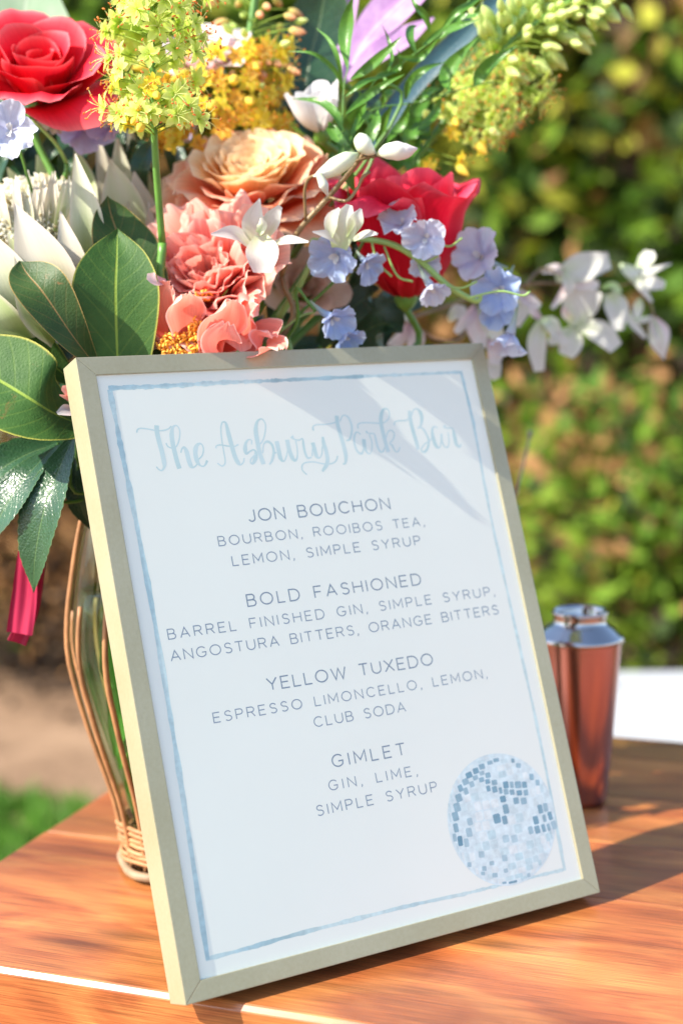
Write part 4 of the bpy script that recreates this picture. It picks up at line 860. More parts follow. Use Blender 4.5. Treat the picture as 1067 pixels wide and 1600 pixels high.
# ------------------------------------------------------------------ large leaves
def leafthing(label, pts, hw, m, face=(0, 0, 1), cup=.15, fold=.1, ruf=.02, serr=0, nv=24, stem=True, name='leaf', cat='leaf', twist=0, nu=10, seed=0):
    e = empty(name, P(*pts[0])); tag(e, label, cat); blade(e, 'leaf_blade', pts, hw, m, None, face, cup, fold, ruf, 2.5, seed, nu, nv, serr, twist)
    if stem: stem_to_vase(e, P(*pts[0]), .0012)
    return e
leafthing('large upright oval green leaf with a pale midrib just above the frame corner', [(188, 640, 1.0), (184, 560, .99), (181, 460, .985), (183, 402, .99), (184, 358, 1.0)], [22, 52, 68, 48, 0.5], M['lf_protea'], (.15, .1, 1), .12, .12, .02)
leafthing('dark oval leaf standing behind the large upright one', [(235, 560, 1.02), (222, 470, 1.01), (196, 390, 1.01), (175, 335, 1.02), (168, 306, 1.02)], [20, 46, 54, 30, .5], M['lf_spot'], (.5, -.1, .9), .15, .1, .03, seed=1)
leafthing('dark green leaf with brown blemishes left of the large upright one', [(146, 566, .985), (112, 520, .97), (68, 455, .965), (42, 425, .975), (32, 408, .98)], [10, 28, 42, 30, 1], M['lf_spot'], (.2, .3, 1), .15, .15, .03, seed=2)
leafthing('broad green leaf running off the left edge under the white protea', [(120, 600, 1.01), (60, 552, 1.0), (0, 512, .99), (-60, 490, 1.0)], [8, 34, 44, 30], M['lf_protea'], (0, .4, 1), .12, .1, .02, seed=3)
leafthing('very broad green leaf beside the top left corner of the frame', [(140, 668, 1.0), (100, 650, .98), (55, 625, .965), (0, 592, .97), (-60, 562, .98)], [10, 48, 72, 78, 50], M['lf_protea'], (-.1, .5, .9), .08, .12, .02, seed=4)
leafthing('dark leaf in shade hanging below the broad leaf at the left', [(125, 690, 1.02), (60, 700, 1.01), (0, 730, 1.0), (-40, 770, 1.0)], [8, 26, 32, 20], M['lf_dark'], (0, .6, .8), .2, .2, .02, .08, seed=5)
leafthing('glossy toothed leaf hanging down left of the frame', [(118, 676, 1.0), (92, 730, .985), (68, 792, .975), (54, 865, .98), (53, 926, .99)], [6, 26, 41, 30, .5], M['lf_dark'], (-.35, .45, .85), .10, .12, .02, .06, 44, seed=6)
leafthing('glossy toothed leaf cut by the left picture edge', [(92, 692, 1.01), (48, 735, .99), (10, 785, .985), (-22, 850, .99)], [6, 26, 36, 10], M['lf_dark'], (-.35, .45, .85), .10, .12, .02, .06, 40, seed=7)
leafthing('small toothed leaf tucked against the left side of the frame', [(120, 700, 1.03), (118, 740, 1.02), (124, 785, 1.02), (142, 826, 1.03)], [8, 14, 18, 2], M['lf_dark'], (-.1, .3, .9), .12, .1, .02, .07, 30, seed=8)
leafthing('pale grey green leaf rising in the top left corner', [(45, 190, 1.20), (28, 90, 1.23), (36, 20, 1.23), (52, -70, 1.22)], [40, 96, 84, 20], M['lf_grey'], (-.2, 0, 1), .08, .1, .01, seed=9)
leafthing('dark green leaf with a reddish midrib behind the white lisianthus', [(470, 190, 1.16), (482, 100, 1.17), (500, 30, 1.17), (516, -60, 1.16)], [26, 50, 48, 10], M['lf_dark'], (.1, 0, 1), .1, .1, .02, seed=10)
leafthing('blue green strap leaf slanting up to the right', [(560, 250, 1.13), (640, 140, 1.14), (720, 58, 1.14), (800, -20, 1.14)], [12, 17, 17, 14], M['lf_blue'], (.1, .3, 1), .2, .1, .0, seed=11)
leafthing('long green strap leaf below the blue green one', [(585, 262, 1.15), (680, 140, 1.16), (765, 50, 1.16), (850, -30, 1.16)], [14, 22, 22, 16], M['lf_protea'], (.1, .3, 1), .2, .1, .0, seed=12)
leafthing('pointed dark leaf in shade above the right half of the frame', [(520, 560, 1.14), (560, 525, 1.13), (600, 505, 1.12), (628, 520, 1.11)], [10, 36, 40, 2], M['lf_dark'], (.3, .1, .9), .1, .1, .02, seed=13)
leafthing('dark leaf right of the cream rose', [(500, 540, 1.13), (540, 490, 1.12), (575, 462, 1.12), (592, 452, 1.11)], [10, 24, 22, 2], M['lf_dark'], (.3, .4, .8), .1, .1, .02, seed=14)
e = empty('lobed_leaf', P(545, 120, 1.16)); tag(e, 'lilac purple lobed leaf with pale ribs at the top centre', 'leaf')
blade(e, 'lobe', [(538, 122, 1.15), (566, 66, 1.155), (612, 14, 1.16), (680, -50, 1.16)], [6, 24, 34, 26], M['lf_purple'], None, (-.3, .2, 1), .1, .15, .04, 3, 0)
blade(e, 'lobe', [(538, 128, 1.145), (585, 88, 1.145), (632, 58, 1.15), (678, 28, 1.15)], [4, 20, 22, 1], M['lf_purple'], None, (-.1, .5, .9), .1, .15, .03, 3, 1)
blade(e, 'lobe', [(536, 122, 1.16), (540, 60, 1.17), (548, 0, 1.17), (556, -50, 1.17)], [5, 16, 18, 10], M['lf_purple'], None, (-.6, .2, .8), .1, .15, .03, 3, 2)
stem_to_vase(e, P(538, 125, 1.15), .002)
e = empty('ribbon', P(80, 735, 1.03)); tag(e, 'crimson pink ribbon end hanging below the toothed leaf', 'ribbon')
Rb = [(.22, .008, .03), (.34, .015, .05), (.38, .02, .065)]
RM = petal_mat('satin_ribbon', .35, .15, .04)
blade(e, 'tail', [(84, 720, 1.03), (62, 790, 1.025), (46, 860, 1.02), (40, 930, 1.02), (32, 990, 1.02)], [9, 12, 17, 20, 21], RM, Rb, (-.2, .1, 1), .0, .3, .11, 4.5, 1, 16, 26)
blade(e, 'tail', [(88, 722, 1.035), (72, 800, 1.035), (60, 880, 1.03), (48, 950, 1.03), (26, 1004, 1.03)], [8, 10, 12, 14, 16], RM, Rb, (.5, .1, .9), .1, .2, .16, 4.5, 2, 14, 26)
e = empty('waxflower', P(120, 640, 1.0)); tag(e, 'tiny pink and white blossom peeping out beside the top left of the frame', 'flower')
blade(e, 'petal', [(122, 625, .985), (108, 612, .975), (97, 606, .97)], [3, 9, 4], M['petal'], Pk2, (0, .2, 1), .2); blade(e, 'petal', [(122, 630, .985), (108, 624, .975), (94, 618, .965)], [3, 7, 2], M['petal'], Pk, (0, .4, 1), .2)
blade(e, 'petal', [(126, 640, .985), (108, 641, .972), (90, 646, .965)], [3, 12, 3], M['petal'], [(.86, .6, .6), (.85, .8, .8)], (0, .3, 1), .2); stem_to_vase(e, P(124, 635, .985), .0008)
e = empty('petal', P(244, 440, 1.0)); tag(e, 'single pale pink petal poking out between the upright leaf and the peony', 'petal'); blade(e, 'petal_blade', [(262, 440, 1.0), (245, 437, .985), (230, 432, .98)], [5, 11, 5], M['petal'], [(.86, .5, .55), (.86, .66, .7)], (0, .2, 1), .2); stem_to_vase(e, P(262, 440, 1.0), .0008)

# fine sprigs of narrow leaves
def sprig(label, stemp, leaves, m='lf_green', srad=1.6, grp=None, face=(0, .1, 1), sm='stem_green'):
    e = empty('greenery_sprig', P(*stemp[0])); tag(e, label, 'greenery', grp); ptube(e, 'twig', stemp, [srad, srad * .7], M[sm], 24, 6)
    for i, lf in enumerate(leaves):
        pts, h_ = lf[0], lf[1]; mm = M[lf[2]] if len(lf) > 2 else M[m]; k = (i * 37 % 10 - 5) / 10
        if len(pts[0]) == 2:
            d0 = stemp[0][2] - .01; pts = [(x, y, d0 + .012 * k + .01 * math.sin(j * 1.3 + i)) for j, (x, y) in enumerate(pts)]
        blade(e, 'leaf', pts, [1] + [h_ * .85, h_, h_ * .55] + [.3], mm, None, (k * .8, face[1] + k * .5, face[2]), .15, .25, .02, 2, i, 6, 14)
    stem_to_vase(e, P(*stemp[0]), .0012); return e
sprig('fresh green leafy shoot standing upright right of the white lisianthus', [(546, 320, 1.06), (536, 215, 1.06), (537, 142, 1.06), (543, 108, 1.06)],
 [([(543, 108), (540, 60), (546, 20), (552, -6)], 12), ([(547, 124), (572, 108), (604, 80), (628, 56)], 8.5), ([(536, 140), (524, 112), (490, 84), (450, 80)], 4), ([(535, 135), (528, 92), (514, 62), (494, 44)], 4),
  ([(536, 205), (522, 176), (496, 158), (457, 154)], 8.5), ([(545, 228), (528, 216), (516, 198), (513, 190)], 9), ([(540, 178), (566, 156), (600, 132), (632, 116)], 7), ([(545, 236), (547, 200), (560, 176), (574, 160)], 11, 'lf_green'),
  ([(554, 300), (542, 270), (534, 246), (531, 232)], 11), ([(556, 250), (574, 220), (588, 190), (590, 170)], 10), ([(540, 150), (560, 134), (580, 124), (604, 120)], 5), ([(548, 210), (560, 190), (566, 160), (560, 140)], 7)])
sprig('thin wiry shoot with glossy leaves reaching right towards the foxtail lily', [(570, 182, 1.09), (592, 168, 1.09), (650, 160, 1.09), (725, 138, 1.08), (770, 128, 1.08)],
 [([(702, 142), (698, 118), (716, 90), (748, 57)], 13), ([(740, 136), (752, 116), (776, 92), (808, 71)], 12), ([(633, 156), (640, 130), (664, 108), (694, 97)], 7.5), ([(596, 168), (602, 150), (612, 142), (622, 140)], 6), ([(655, 160), (664, 148), (676, 140), (690, 139)], 6), ([(612, 165), (600, 190), (592, 215), (588, 232)], 8), ([(640, 160), (630, 190), (612, 212), (604, 226)], 8), ([(690, 150), (680, 176), (662, 196), (650, 206)], 7)], 'lf_green', 1.3, None, (0, .2, 1))
sprig('curly tangle of light green tendrils at the top right of the purple leaf', [(600, 120, 1.08), (640, 90, 1.08), (690, 50, 1.08), (750, -20, 1.08)],
 [([(620, 88), (650, 92), (668, 80), (684, 60)], 6), ([(660, 70), (690, 52), (720, 40), (748, 30)], 8), ([(672, 50), (664, 26), (650, 10), (640, -8)], 6), ([(690, 46), (712, 20), (736, 6), (760, -10)], 6), ([(650, 84), (640, 60), (642, 44), (652, 40)], 7), ([(606, 112), (612, 90), (606, 60), (596, 38)], 3), ([(604, 108), (618, 112), (626, 96), (620, 74)], 4), ([(700, 40), (720, 30), (740, 24), (752, 6)], 9), ([(630, 96), (612, 112), (590, 120), (576, 140)], 5)])
def filler(label, x0, x1, y0, y1, d0, d1, n, m, sz, seed):
    rs = random.Random(seed); cx_, cy_ = (x0 + x1) / 2, (y0 + y1) / 2; lv = []
    for k in range(n):
        x, y = rs.uniform(x0, x1), rs.uniform(y0, y1); a = rs.uniform(-2.6, -.5) + (0 if x > cx_ else -.3); ln = sz * rs.uniform(.8, 1.4); d = rs.uniform(d0, d1)
        lv.append(([(x, y, d), (x + ln * .4 * math.cos(a), y + ln * .4 * math.sin(a), d - .01), (x + ln * .8 * math.cos(a + .3), y + ln * .8 * math.sin(a + .3), d), (x + ln * math.cos(a + .4), y + ln * math.sin(a + .4), d + .01)], sz * .2))
    return sprig(label, [(cx_, y1, d1), (cx_, cy_, d1), (cx_, y0, d1)], lv, m, 2.4)
filler('dark leaves filling the shade between the red rose and the proteas', -20, 240, 180, 330, 1.11, 1.16, 38, 'lf_dark', 80, 1)
filler('dark leaves deep in the bouquet behind the orange rose', 230, 560, 180, 420, 1.15, 1.19, 34, 'lf_dark', 80, 2)
filler('dark leaves in the shade behind the peony and the cream rose', 400, 600, 420, 600, 1.13, 1.17, 18, 'lf_dark', 70, 3)
filler('dark leaves low on the left behind the broad leaves', -20, 150, 420, 680, 1.05, 1.12, 34, 'lf_dark', 80, 4)
filler('mid green leaves behind the crimson rose', 520, 660, 210, 300, 1.14, 1.17, 12, 'lf_green', 60, 5)

# ------------------------------------------------------------------ foxtail lilies
def floret(mb, c, axis, R, cols, an, rs, bud=0., stam=True, petn=6):
    fr = frame_of(axis, rs.uniform(0, 6)); z = axis
    if bud:
        n_ = 7; V = []; C = []
        pr = [(0, 0), (.42, .14), (.85, .6), (.9, 1.05), (.55, 1.6), (.0, 2.05)]
        V, F, U = lathe_geo([(r * bud * .5, q * bud) for r, q in pr], 8)
        C = [mixc(cols[0], cols[1], min(1, max(0, (i // 8) / 5 + .1 * (i % 2)))) for i in range(len(V))]
        mb.add([c + fr @ Vector(v) for v in V], F, U, C); return
    for k in range(petn):
        th = 2 * PI * k / petn + rs.uniform(-.12, .12); op = rs.uniform(.25, .65); V = []; C = []
        for i in range(5):
            v = i / 4; hw = R * .27 * (math.sin(PI * min(1, v * .93 + .07)) ** .8 + .02); r = R * v; h = R * (op * v + .0 - .35 * v * v) * 1.2
            for q in (-1, 0, 1):
                p = Vector((r * math.cos(th) - q * hw * math.sin(th), r * math.sin(th) + q * hw * math.cos(th), h + abs(q) * R * .05)); V.append(c + fr @ p); C.append(mixc(cols[0], cols[1], v if q else v * .6))
        mb.add(V, [(i * 3 + j, i * 3 + j + 1, i * 3 + j + 4, i * 3 + j + 3) for i in range(4) for j in range(2)], None, C)
        if stam:
            t2 = th + .5; L_ = R * rs.uniform(1.1, 1.5); e1 = c + fr @ Vector((L_ * .62 * math.cos(t2), L_ * .62 * math.sin(t2), L_ * .8)); md = c + fr @ Vector((L_ * .2 * math.cos(t2), L_ * .2 * math.sin(t2), L_ * .5))
            V, F, U = tube_geo([c, md, e1], R * .018, 4, 4); mb.add(V, F, U, [mixc(cols[1], (.9, .9, .5), .4)] * len(V))
            q = Vector((rs.gauss(0, 1), rs.gauss(0, 1), rs.gauss(0, 1))).normalized() * R * .11
            V, F, U = tube_geo([e1 - q, e1, e1 + q], [R * .03, R * .065, R * .03], 4, 5); mb.add(V, F, U, [an] * len(V))
FM = petal_mat('foxtail_floret', .5, .4, .03)
def foxtail(label, spine, srad, items, seed):
    """spine: points; items: (photo x, photo y, distance, size px, kind)"""
    rs = random.Random(seed); e = empty('foxtail_lily', P(*spine[0])); tag(e, label, 'foxtail lily'); ptube(e, 'stalk', spine, [srad, srad * .75], M['stem_green'], 24, 10)
    inv = e.matrix_basis.inverted(); sp_ = spline([list(P(*p)) for p in spine], 40)
    for (x, y, d, sz, kind) in items:
        c = P(x, y, d); j = min(range(40), key=lambda k: (Vector(sp_[k]) - c).length); ax = (c - Vector(sp_[j])); b0 = Vector(sp_[max(0, j - 2)]); ax = ax.normalized() if ax.length > 1e-4 else CU.copy()
        R = sz * d / FPX; mb = MB()
        V, F, U = tube_geo([b0, (b0 + c) / 2 + CU * .001 - ax * .001, c], .00045, 6, 4); mb.add(V, F, U, [(.35, .48, .08)] * len(V))
        if kind == 'lime': floret(mb, c, (ax + Vector((0, 0, .2))).normalized(), R, [(.56, .74, .08), (.84, .90, .34)], (.85, .30, .08), rs)
        elif kind == 'yellow': floret(mb, c, (ax + Vector((0, 0, .2))).normalized(), R, [(.80, .60, .04), (.90, .78, .08)], (.86, .32, .04), rs)
        elif kind == 'orange': floret(mb, c, ax, R, [(.84, .42, .06), (.88, .60, .06)], (.86, .25, .06), rs)
        elif kind == 'budg': floret(mb, c, (ax + CU * .2).normalized(), R, [(.46, .62, .12), (.74, .82, .36)], None, rs, bud=R)
        elif kind == 'budp': floret(mb, c, (ax + CU * -.3).normalized(), R, [(.50, .60, .12), (.86, .42, .26)], None, rs, bud=R)
        elif kind == 'budy': floret(mb, c, (ax + CU * -.3).normalized(), R, [(.60, .66, .14), (.90, .66, .10)], None, rs, bud=R)
        mb.V = [tuple(inv @ Vector(v)) for v in mb.V]
        obj('bud' if kind[:3] == 'bud' else 'floret', mb.mesh('floret'), FM, e)
    stem_to_vase(e, P(*spine[0]), .003); return e
rs = random.Random(4); it = []
for k in range(84):
    y = rs.uniform(-25, 190); a = rs.uniform(0, 2 * PI); wd = rs.uniform(30, 80); x = 240 + wd * math.cos(a); it.append((x, y + rs.uniform(-6, 6), .978 - wd * .00042 * math.sin(a), rs.uniform(20, 28), 'lime'))
for k in range(22):
    y = rs.uniform(120, 200); a = rs.uniform(0, 2 * PI); x = 232 + 55 * math.cos(a); it.append((x, y, .978 - .022 * math.sin(a), rs.uniform(13, 18), rs.choice(['yellow', 'lime', 'yellow', 'budy'])))
foxtail('lime yellow foxtail lily standing over the left red rose', [(254, 380, 1.01), (243, 240, .99), (239, 120, .978), (234, -40, .97)], 6, it, 1)
it = []
for k in range(150):
    a = rs.uniform(0, 2 * PI); y = rs.uniform(72, 224); x = 346 + (116 - .1 * abs(y - 150)) * math.cos(a) * rs.uniform(.5, 1); it.append((x, y, 1.135 - .03 * math.sin(a), rs.uniform(16, 23), rs.choice(['yellow', 'yellow', 'orange', 'yellow', 'budy'])))
for k in range(44):
    a = rs.uniform(0, 2 * PI); y = rs.uniform(-20, 140); x = 400 + 74 * math.cos(a) * rs.uniform(.5, 1); it.append((x, y, 1.15 - .03 * math.sin(a), rs.uniform(11, 16), rs.choice(['budp', 'budg', 'budp'])))
foxtail('golden foxtail lily with pink tipped buds left of the white lisianthus', [(360, 260, 1.17), (372, 170, 1.16), (388, 70, 1.155), (404, -40, 1.15)], 7, it, 2)
it = []
for k in range(75):
    t = rs.uniform(0, 1); bx, by = 700 + 110 * t, 195 - 105 * t; a = rs.uniform(0, 2 * PI); w_ = 50; it.append((bx + 14 + w_ * .75 * math.cos(a), by + 6 + w_ * .75 * math.cos(a) * .9, 1.16 - .025 * math.sin(a), rs.uniform(17, 23), 'lime'))
for k in range(80):
    t = rs.uniform(0, 1) ** 1.1; bx, by = 770 + 190 * t, 80 - 95 * t; a = rs.uniform(0, 2 * PI); w_ = 44 - 20 * t; it.append((bx + w_ * .6 * math.cos(a), by + w_ * .8 * math.cos(a), 1.15 - .02 * math.sin(a), rs.uniform(16, 22), 'budg'))
for x, y, k in ((708, 186, 'budy'), (706, 208, 'yellow'), (758, 200, 'budg'), (742, 222, 'budy'), (718, 250, 'yellow'), (712, 258, 'budy'), (750, 230, 'yellow'), (690, 168, 'budy'), (672, 188, 'budg'), (668, 262, 'yellow')): it.append((x, y, 1.14, 16, k))
for x, y in ((785, 20), (812, 12), (838, 28), (797, 55), (818, 62), (845, 74), (858, 50), (890, 66)): it.append((x, y, 1.12, 15, 'budg'))
foxtail('lime green foxtail lily arching out to the top right', [(640, 262, 1.16), (690, 196, 1.16), (770, 95, 1.15), (850, 28, 1.15), (960, -40, 1.15)], 6, it, 3)

# ------------------------------------------------------------------ delphiniums
DB = [(.52, .60, .80), (.38, .50, .80), (.52, .63, .84)]; DW = [(.62, .63, .78), (.58, .63, .80), (.68, .72, .83)]; DL = [(.5, .42, .7), (.46, .42, .72), (.58, .54, .80)]
def delph(e, x, y, d, sz, fx, fy, ft, cl=DB, seed=0, spur=None, cupd=.5):
    """five rounded petals round a pale eye with a spur behind"""
    fl = empty('floret', P(x, y, d)); fl.parent = e; fl.matrix_basis = e.matrix_basis.inverted() @ Matrix.Translation(P(x, y, d))
    rs = random.Random(seed + int(x)); ax = cdir(fx, fy, ft); fr = frame_of(ax, rs.uniform(0, 6)); R = sz * 1.12 * d / FPX
    for k in range(5):
        th = 2 * PI * k / 5 + rs.uniform(-.2, .2); f = rs.uniform(.85, 1.15)
        V, F, U, C = petal_geo(th, R * 1.05 * f, R * 1.1 * f, R * .06, [35, 60 * cupd + 25, 95 * cupd + 10, 120 * cupd], R * .8, cl, .10, 3., .7, int(x) + k, 10, 10, notch=.10 * rs.random())
        V = [fr @ Vector(v) for v in V]; obj('petal', mesh('petal', V, F, U, C), M['petal'], fl)
    for k in range(2):
        V, F, U, C = petal_geo(k * 2.2 + rs.random(), R * .4, R * .28, R * .02, [10, 30, 50], R * .3, [(.7, .66, .6), (.85, .85, .85)], .1, 3, .4, k, 5, 5); V = [fr @ Vector(v) for v in V]; obj('petal', mesh('petal', V, F, U, C), M['petal'], fl)
    q = -ax if spur is None else cdir(*spur)
    V, F, U = tube_geo([Vector((0, 0, 0)), q * R * .5, q * R * 1.05 + CU * R * .15], [R * .22, R * .12, R * .03], 8, 7)
    obj('spur', mesh('spur', V, F, U, [mixc(cl[1], (.4, .5, .35), min(1, i / len(V) * 1.2)) for i in range(len(V))]), M['petal'], fl); return fl
e = empty('delphinium', P(500, 470, 1.05)); tag(e, 'pale blue delphinium stem arching right in front of the crimson rose', 'delphinium')
ptube(e, 'stalk', [(436, 495, 1.06), (470, 442, 1.05), (490, 400, 1.045), (510, 374, 1.04), (554, 372, 1.04), (610, 381, 1.04), (655, 407, 1.045), (700, 447, 1.05), (742, 470, 1.06), (752, 462, 1.06)], [6, 5, 4, 4, 5, 5, 5, 5, 5, 3], M['stem_pale'], 60, 8)
for k, a in enumerate([[(500, 374), (486, 376), (488, 402)], [(580, 376), (590, 410), (612, 432)], [(655, 407), (668, 408), (684, 400)], [(690, 445), (720, 450), (745, 440)], [(600, 385), (620, 430), (645, 440)], [(436, 520), (470, 494), (492, 488)], [(730, 466), (780, 455), (816, 462), (828, 455)], [(672, 372), (700, 385), (722, 372)]]):
    ptube(e, 'pedicel', [(x, y, 1.04) for x, y in a], 1.8, M['stem_pale'], 14, 6)
for i, (x, y, d, sz, f, cl, sp_, cd) in enumerate([(528, 398, 1.02, 40, (-.35, -.45, .8), DB, (.2, .8, -.3), .55), (572, 410, 1.035, 28, (.5, -.6, .6), DB, None, .5), (627, 352, 1.035, 32, (-.3, .5, .8), DW, None, .5), (664, 372, 1.03, 34, (-.1, -.2, 1), DW, None, .5),
  (672, 446, 1.04, 30, (.3, -.8, .5), DW, (-.5, .7, .1), .35), (660, 410, 1.05, 26, (.2, -.3, .8), DW, None, .5), (752, 402, 1.08, 40, (-.5, .1, .85), DW, (.9, -.5, 0), .5), (782, 452, 1.075, 40, (-.3, -.3, .9), DB, (.4, .6, -.4), .5), (775, 482, 1.09, 28, (-.1, -.5, .8), DB, None, .4), (796, 522, 1.07, 36, (-.2, -.95, .3), DW, (.3, .95, .1), .32)]):
    delph(e, x, y, d, sz, *f, cl, i, sp_, cd)
stem_to_vase(e, P(436, 495, 1.06), .002, M['stem_pale'])
e = empty('delphinium', P(515, 490, 1.03)); tag(e, 'drooping blue delphinium florets just above the middle of the frame', 'delphinium')
ptube(e, 'stalk', [(440, 540, 1.05), (465, 500, 1.04), (462, 450, 1.03), (480, 470, 1.03), (494, 486, 1.03)], [3, 3, 2.5, 3, 4], M['stem_green'], 30, 7)
delph(e, 518, 496, 1.02, 34, .45, -.55, .7, DB, 5, (-.8, .5, 0), .38); delph(e, 536, 524, 1.03, 28, .5, -.7, .5, DB, 6, (-.6, .6, 0), .4); stem_to_vase(e, P(440, 545, 1.05), .0015)
e = empty('delphinium', P(20, 240, 1.0)); tag(e, 'light blue delphinium floret at the left edge under the red rose', 'delphinium')
ptube(e, 'stalk', [(60, 330, 1.05), (45, 280, 1.03), (30, 230, 1.02), (18, 205, 1.01)], 2.2, M['stem_green'], 16, 7)
delph(e, 14, 204, .99, 44, .0, -.1, 1, DW, 7, None, .55); stem_to_vase(e, P(60, 330, 1.05), .0015)
e = empty('delphinium', P(130, 220, 1.06)); tag(e, 'lilac delphinium florets in the shade below the left red rose', 'delphinium')
ptube(e, 'stalk', [(105, 255, 1.08), (88, 225, 1.06), (60, 195, 1.05), (50, 188, 1.05)], 3, M['stem_pale'], 16, 7)
delph(e, 132, 200, 1.08, 42, .2, .0, .9, DL, 8, None, .6); delph(e, 172, 198, 1.07, 30, -.2, .1, .9, DL, 9, None, .6); delph(e, 288, 205, 1.14, 26, -.2, .1, .9, DL, 10, None, .6); delph(e, 85, 192, 1.07, 26, .2, .2, .9, [(.5, .4, .3), (.6, .6, .4), (.7, .66, .6)], 11, None, .6); stem_to_vase(e, P(105, 255, 1.08), .0015)

# ------------------------------------------------------------------ orchids
OW = [(.56, .62, .40), (.68, .68, .62), (.70, .69, .66)]; OG = [(.50, .62, .34), (.74, .78, .62), (.80, .79, .76)]; OP = [(.62, .40, .44), (.78, .68, .68), (.80, .78, .77)]
e = empty('orchid_spray', P(462, 380, 1.02)); tag(e, 'white dendrobium orchid spray with buds crossing in front of the orange rose', 'orchid')
ptube(e, 'stalk', [(440, 430, 1.04), (462, 368, 1.02), (515, 306, 1.01), (564, 246, 1.0), (560, 236, 1.0)], [5, 4.5, 4.5, 3.5, 3], M['stem_red'], 30, 8)
ptube(e, 'pedicel', [(556, 252, 1.0), (572, 246, 1.0), (592, 242, 1.0)], 3.4, M['stem_red'], 10, 7)
ptube(e, 'pedicel', [(478, 345, 1.01), (476, 300, 1.0), (482, 280, .995), (492, 274, .99)], 2.6, M['stem_red'], 14, 7)
ptube(e, 'pedicel', [(514, 308, 1.01), (540, 314, 1.0), (556, 298, 1.0), (566, 278, 1.0), (578, 268, 1.0)], 2.6, M['stem_red'], 18, 7)
def bud(e, pts, hw, cl):
    inv = e.matrix_basis.inverted(); d = pts[0][2]; c = [inv @ P(*p) for p in pts]; n_ = 22; V, F, U = tube_geo(c, [h * d / FPX for h in hw], n_, 14)
    C = [tuple(np.interp((i // 14) / n_ + .12 * math.sin((i % 14) / 14 * 4 * PI), [0, .5, 1], [q[b] for q in cl]) for b in range(3)) for i in range(len(V))]
    return obj('bud', mesh('bud', V, F, U, C), M['petalthick'], e)
bud(e, [(560, 240, .995), (538, 252, .99), (510, 268, .99), (490, 276, .985)], [2, 13, 15, 9, 1], OG); bud(e, [(498, 272, .985), (506, 290, .985), (512, 306, .99)], [5, 8, 1], OW)
bud(e, [(562, 210, 1.0), (566, 222, .995), (574, 232, .995), (586, 240, 1.0)], [3, 13, 14, 10, 2], OG); bud(e, [(588, 241, 1.0), (610, 236, .99), (632, 236, .99), (652, 232, .99)], [2, 12, 15, 11, 1], [(.62, .70, .45), (.80, .76, .72), (.80, .66, .66)])
for i, (pts, hw, cl, fc, cu) in enumerate([([(400, 378, 1.0), (396, 348, .99), (406, 310, .985)], [8, 18, 1], OW, (0, .1, 1), .25), ([(412, 372, 1.0), (424, 345, .99), (438, 322, .985)], [7, 14, 4], OW, (.2, .1, 1), .2), ([(395, 386, 1.0), (368, 366, .985), (330, 366, .975)], [7, 15, 2], OW, (0, .4, 1), .3),
   ([(418, 386, 1.0), (448, 376, .985), (482, 378, .98)], [6, 10, 2], OW, (0, .5, .9), .3), ([(408, 368, .99), (410, 395, .975), (410, 426, .975)], [9, 26, 14], OW, (0, 0, 1), .35), ([(404, 365, .985), (410, 352, .975), (408, 340, .97)], [5, 8, 2], OG, (0, 0, 1), .5),
   ([(530, 388, 1.0), (536, 352, .99), (546, 320, .985)], [12, 22, 5], OG, (0, .1, 1), .35), ([(530, 380, .995), (516, 368, .99), (488, 362, .985)], [5, 9, 1], OW, (0, .3, 1), .2), ([(545, 372, .995), (556, 345, .985), (564, 326, .985)], [5, 12, 2], OG, (.3, .1, 1), .2), ([(515, 372, .992), (518, 345, .985), (530, 325, .98)], [5, 12, 2], OW, (-.3, .1, 1), .2),
   ([(552, 374, 1.0), (572, 366, .995), (590, 366, .99)], [4, 8, 2], OW, (0, .4, .9), .2)]):
    blade(e, 'petal', pts, hw, M['petal'], cl, fc, cu, 0, .02, 2, i, 8, 12)
stem_to_vase(e, P(440, 432, 1.04), .002, M['stem_red'])
e = empty('orchid_spray', P(620, 520, 1.2)); tag(e, 'long out of focus white orchid spray reaching out to the right above the frame corner', 'orchid')
ptube(e, 'stalk', [(560, 560, 1.16), (620, 508, 1.19), (690, 480, 1.22), (770, 455, 1.25), (850, 442, 1.27), (930, 450, 1.29), (1000, 440, 1.30)], [3.4, 3, 2.8, 2.6, 2.4, 2, 1.2], M['stem_red'], 50, 7)
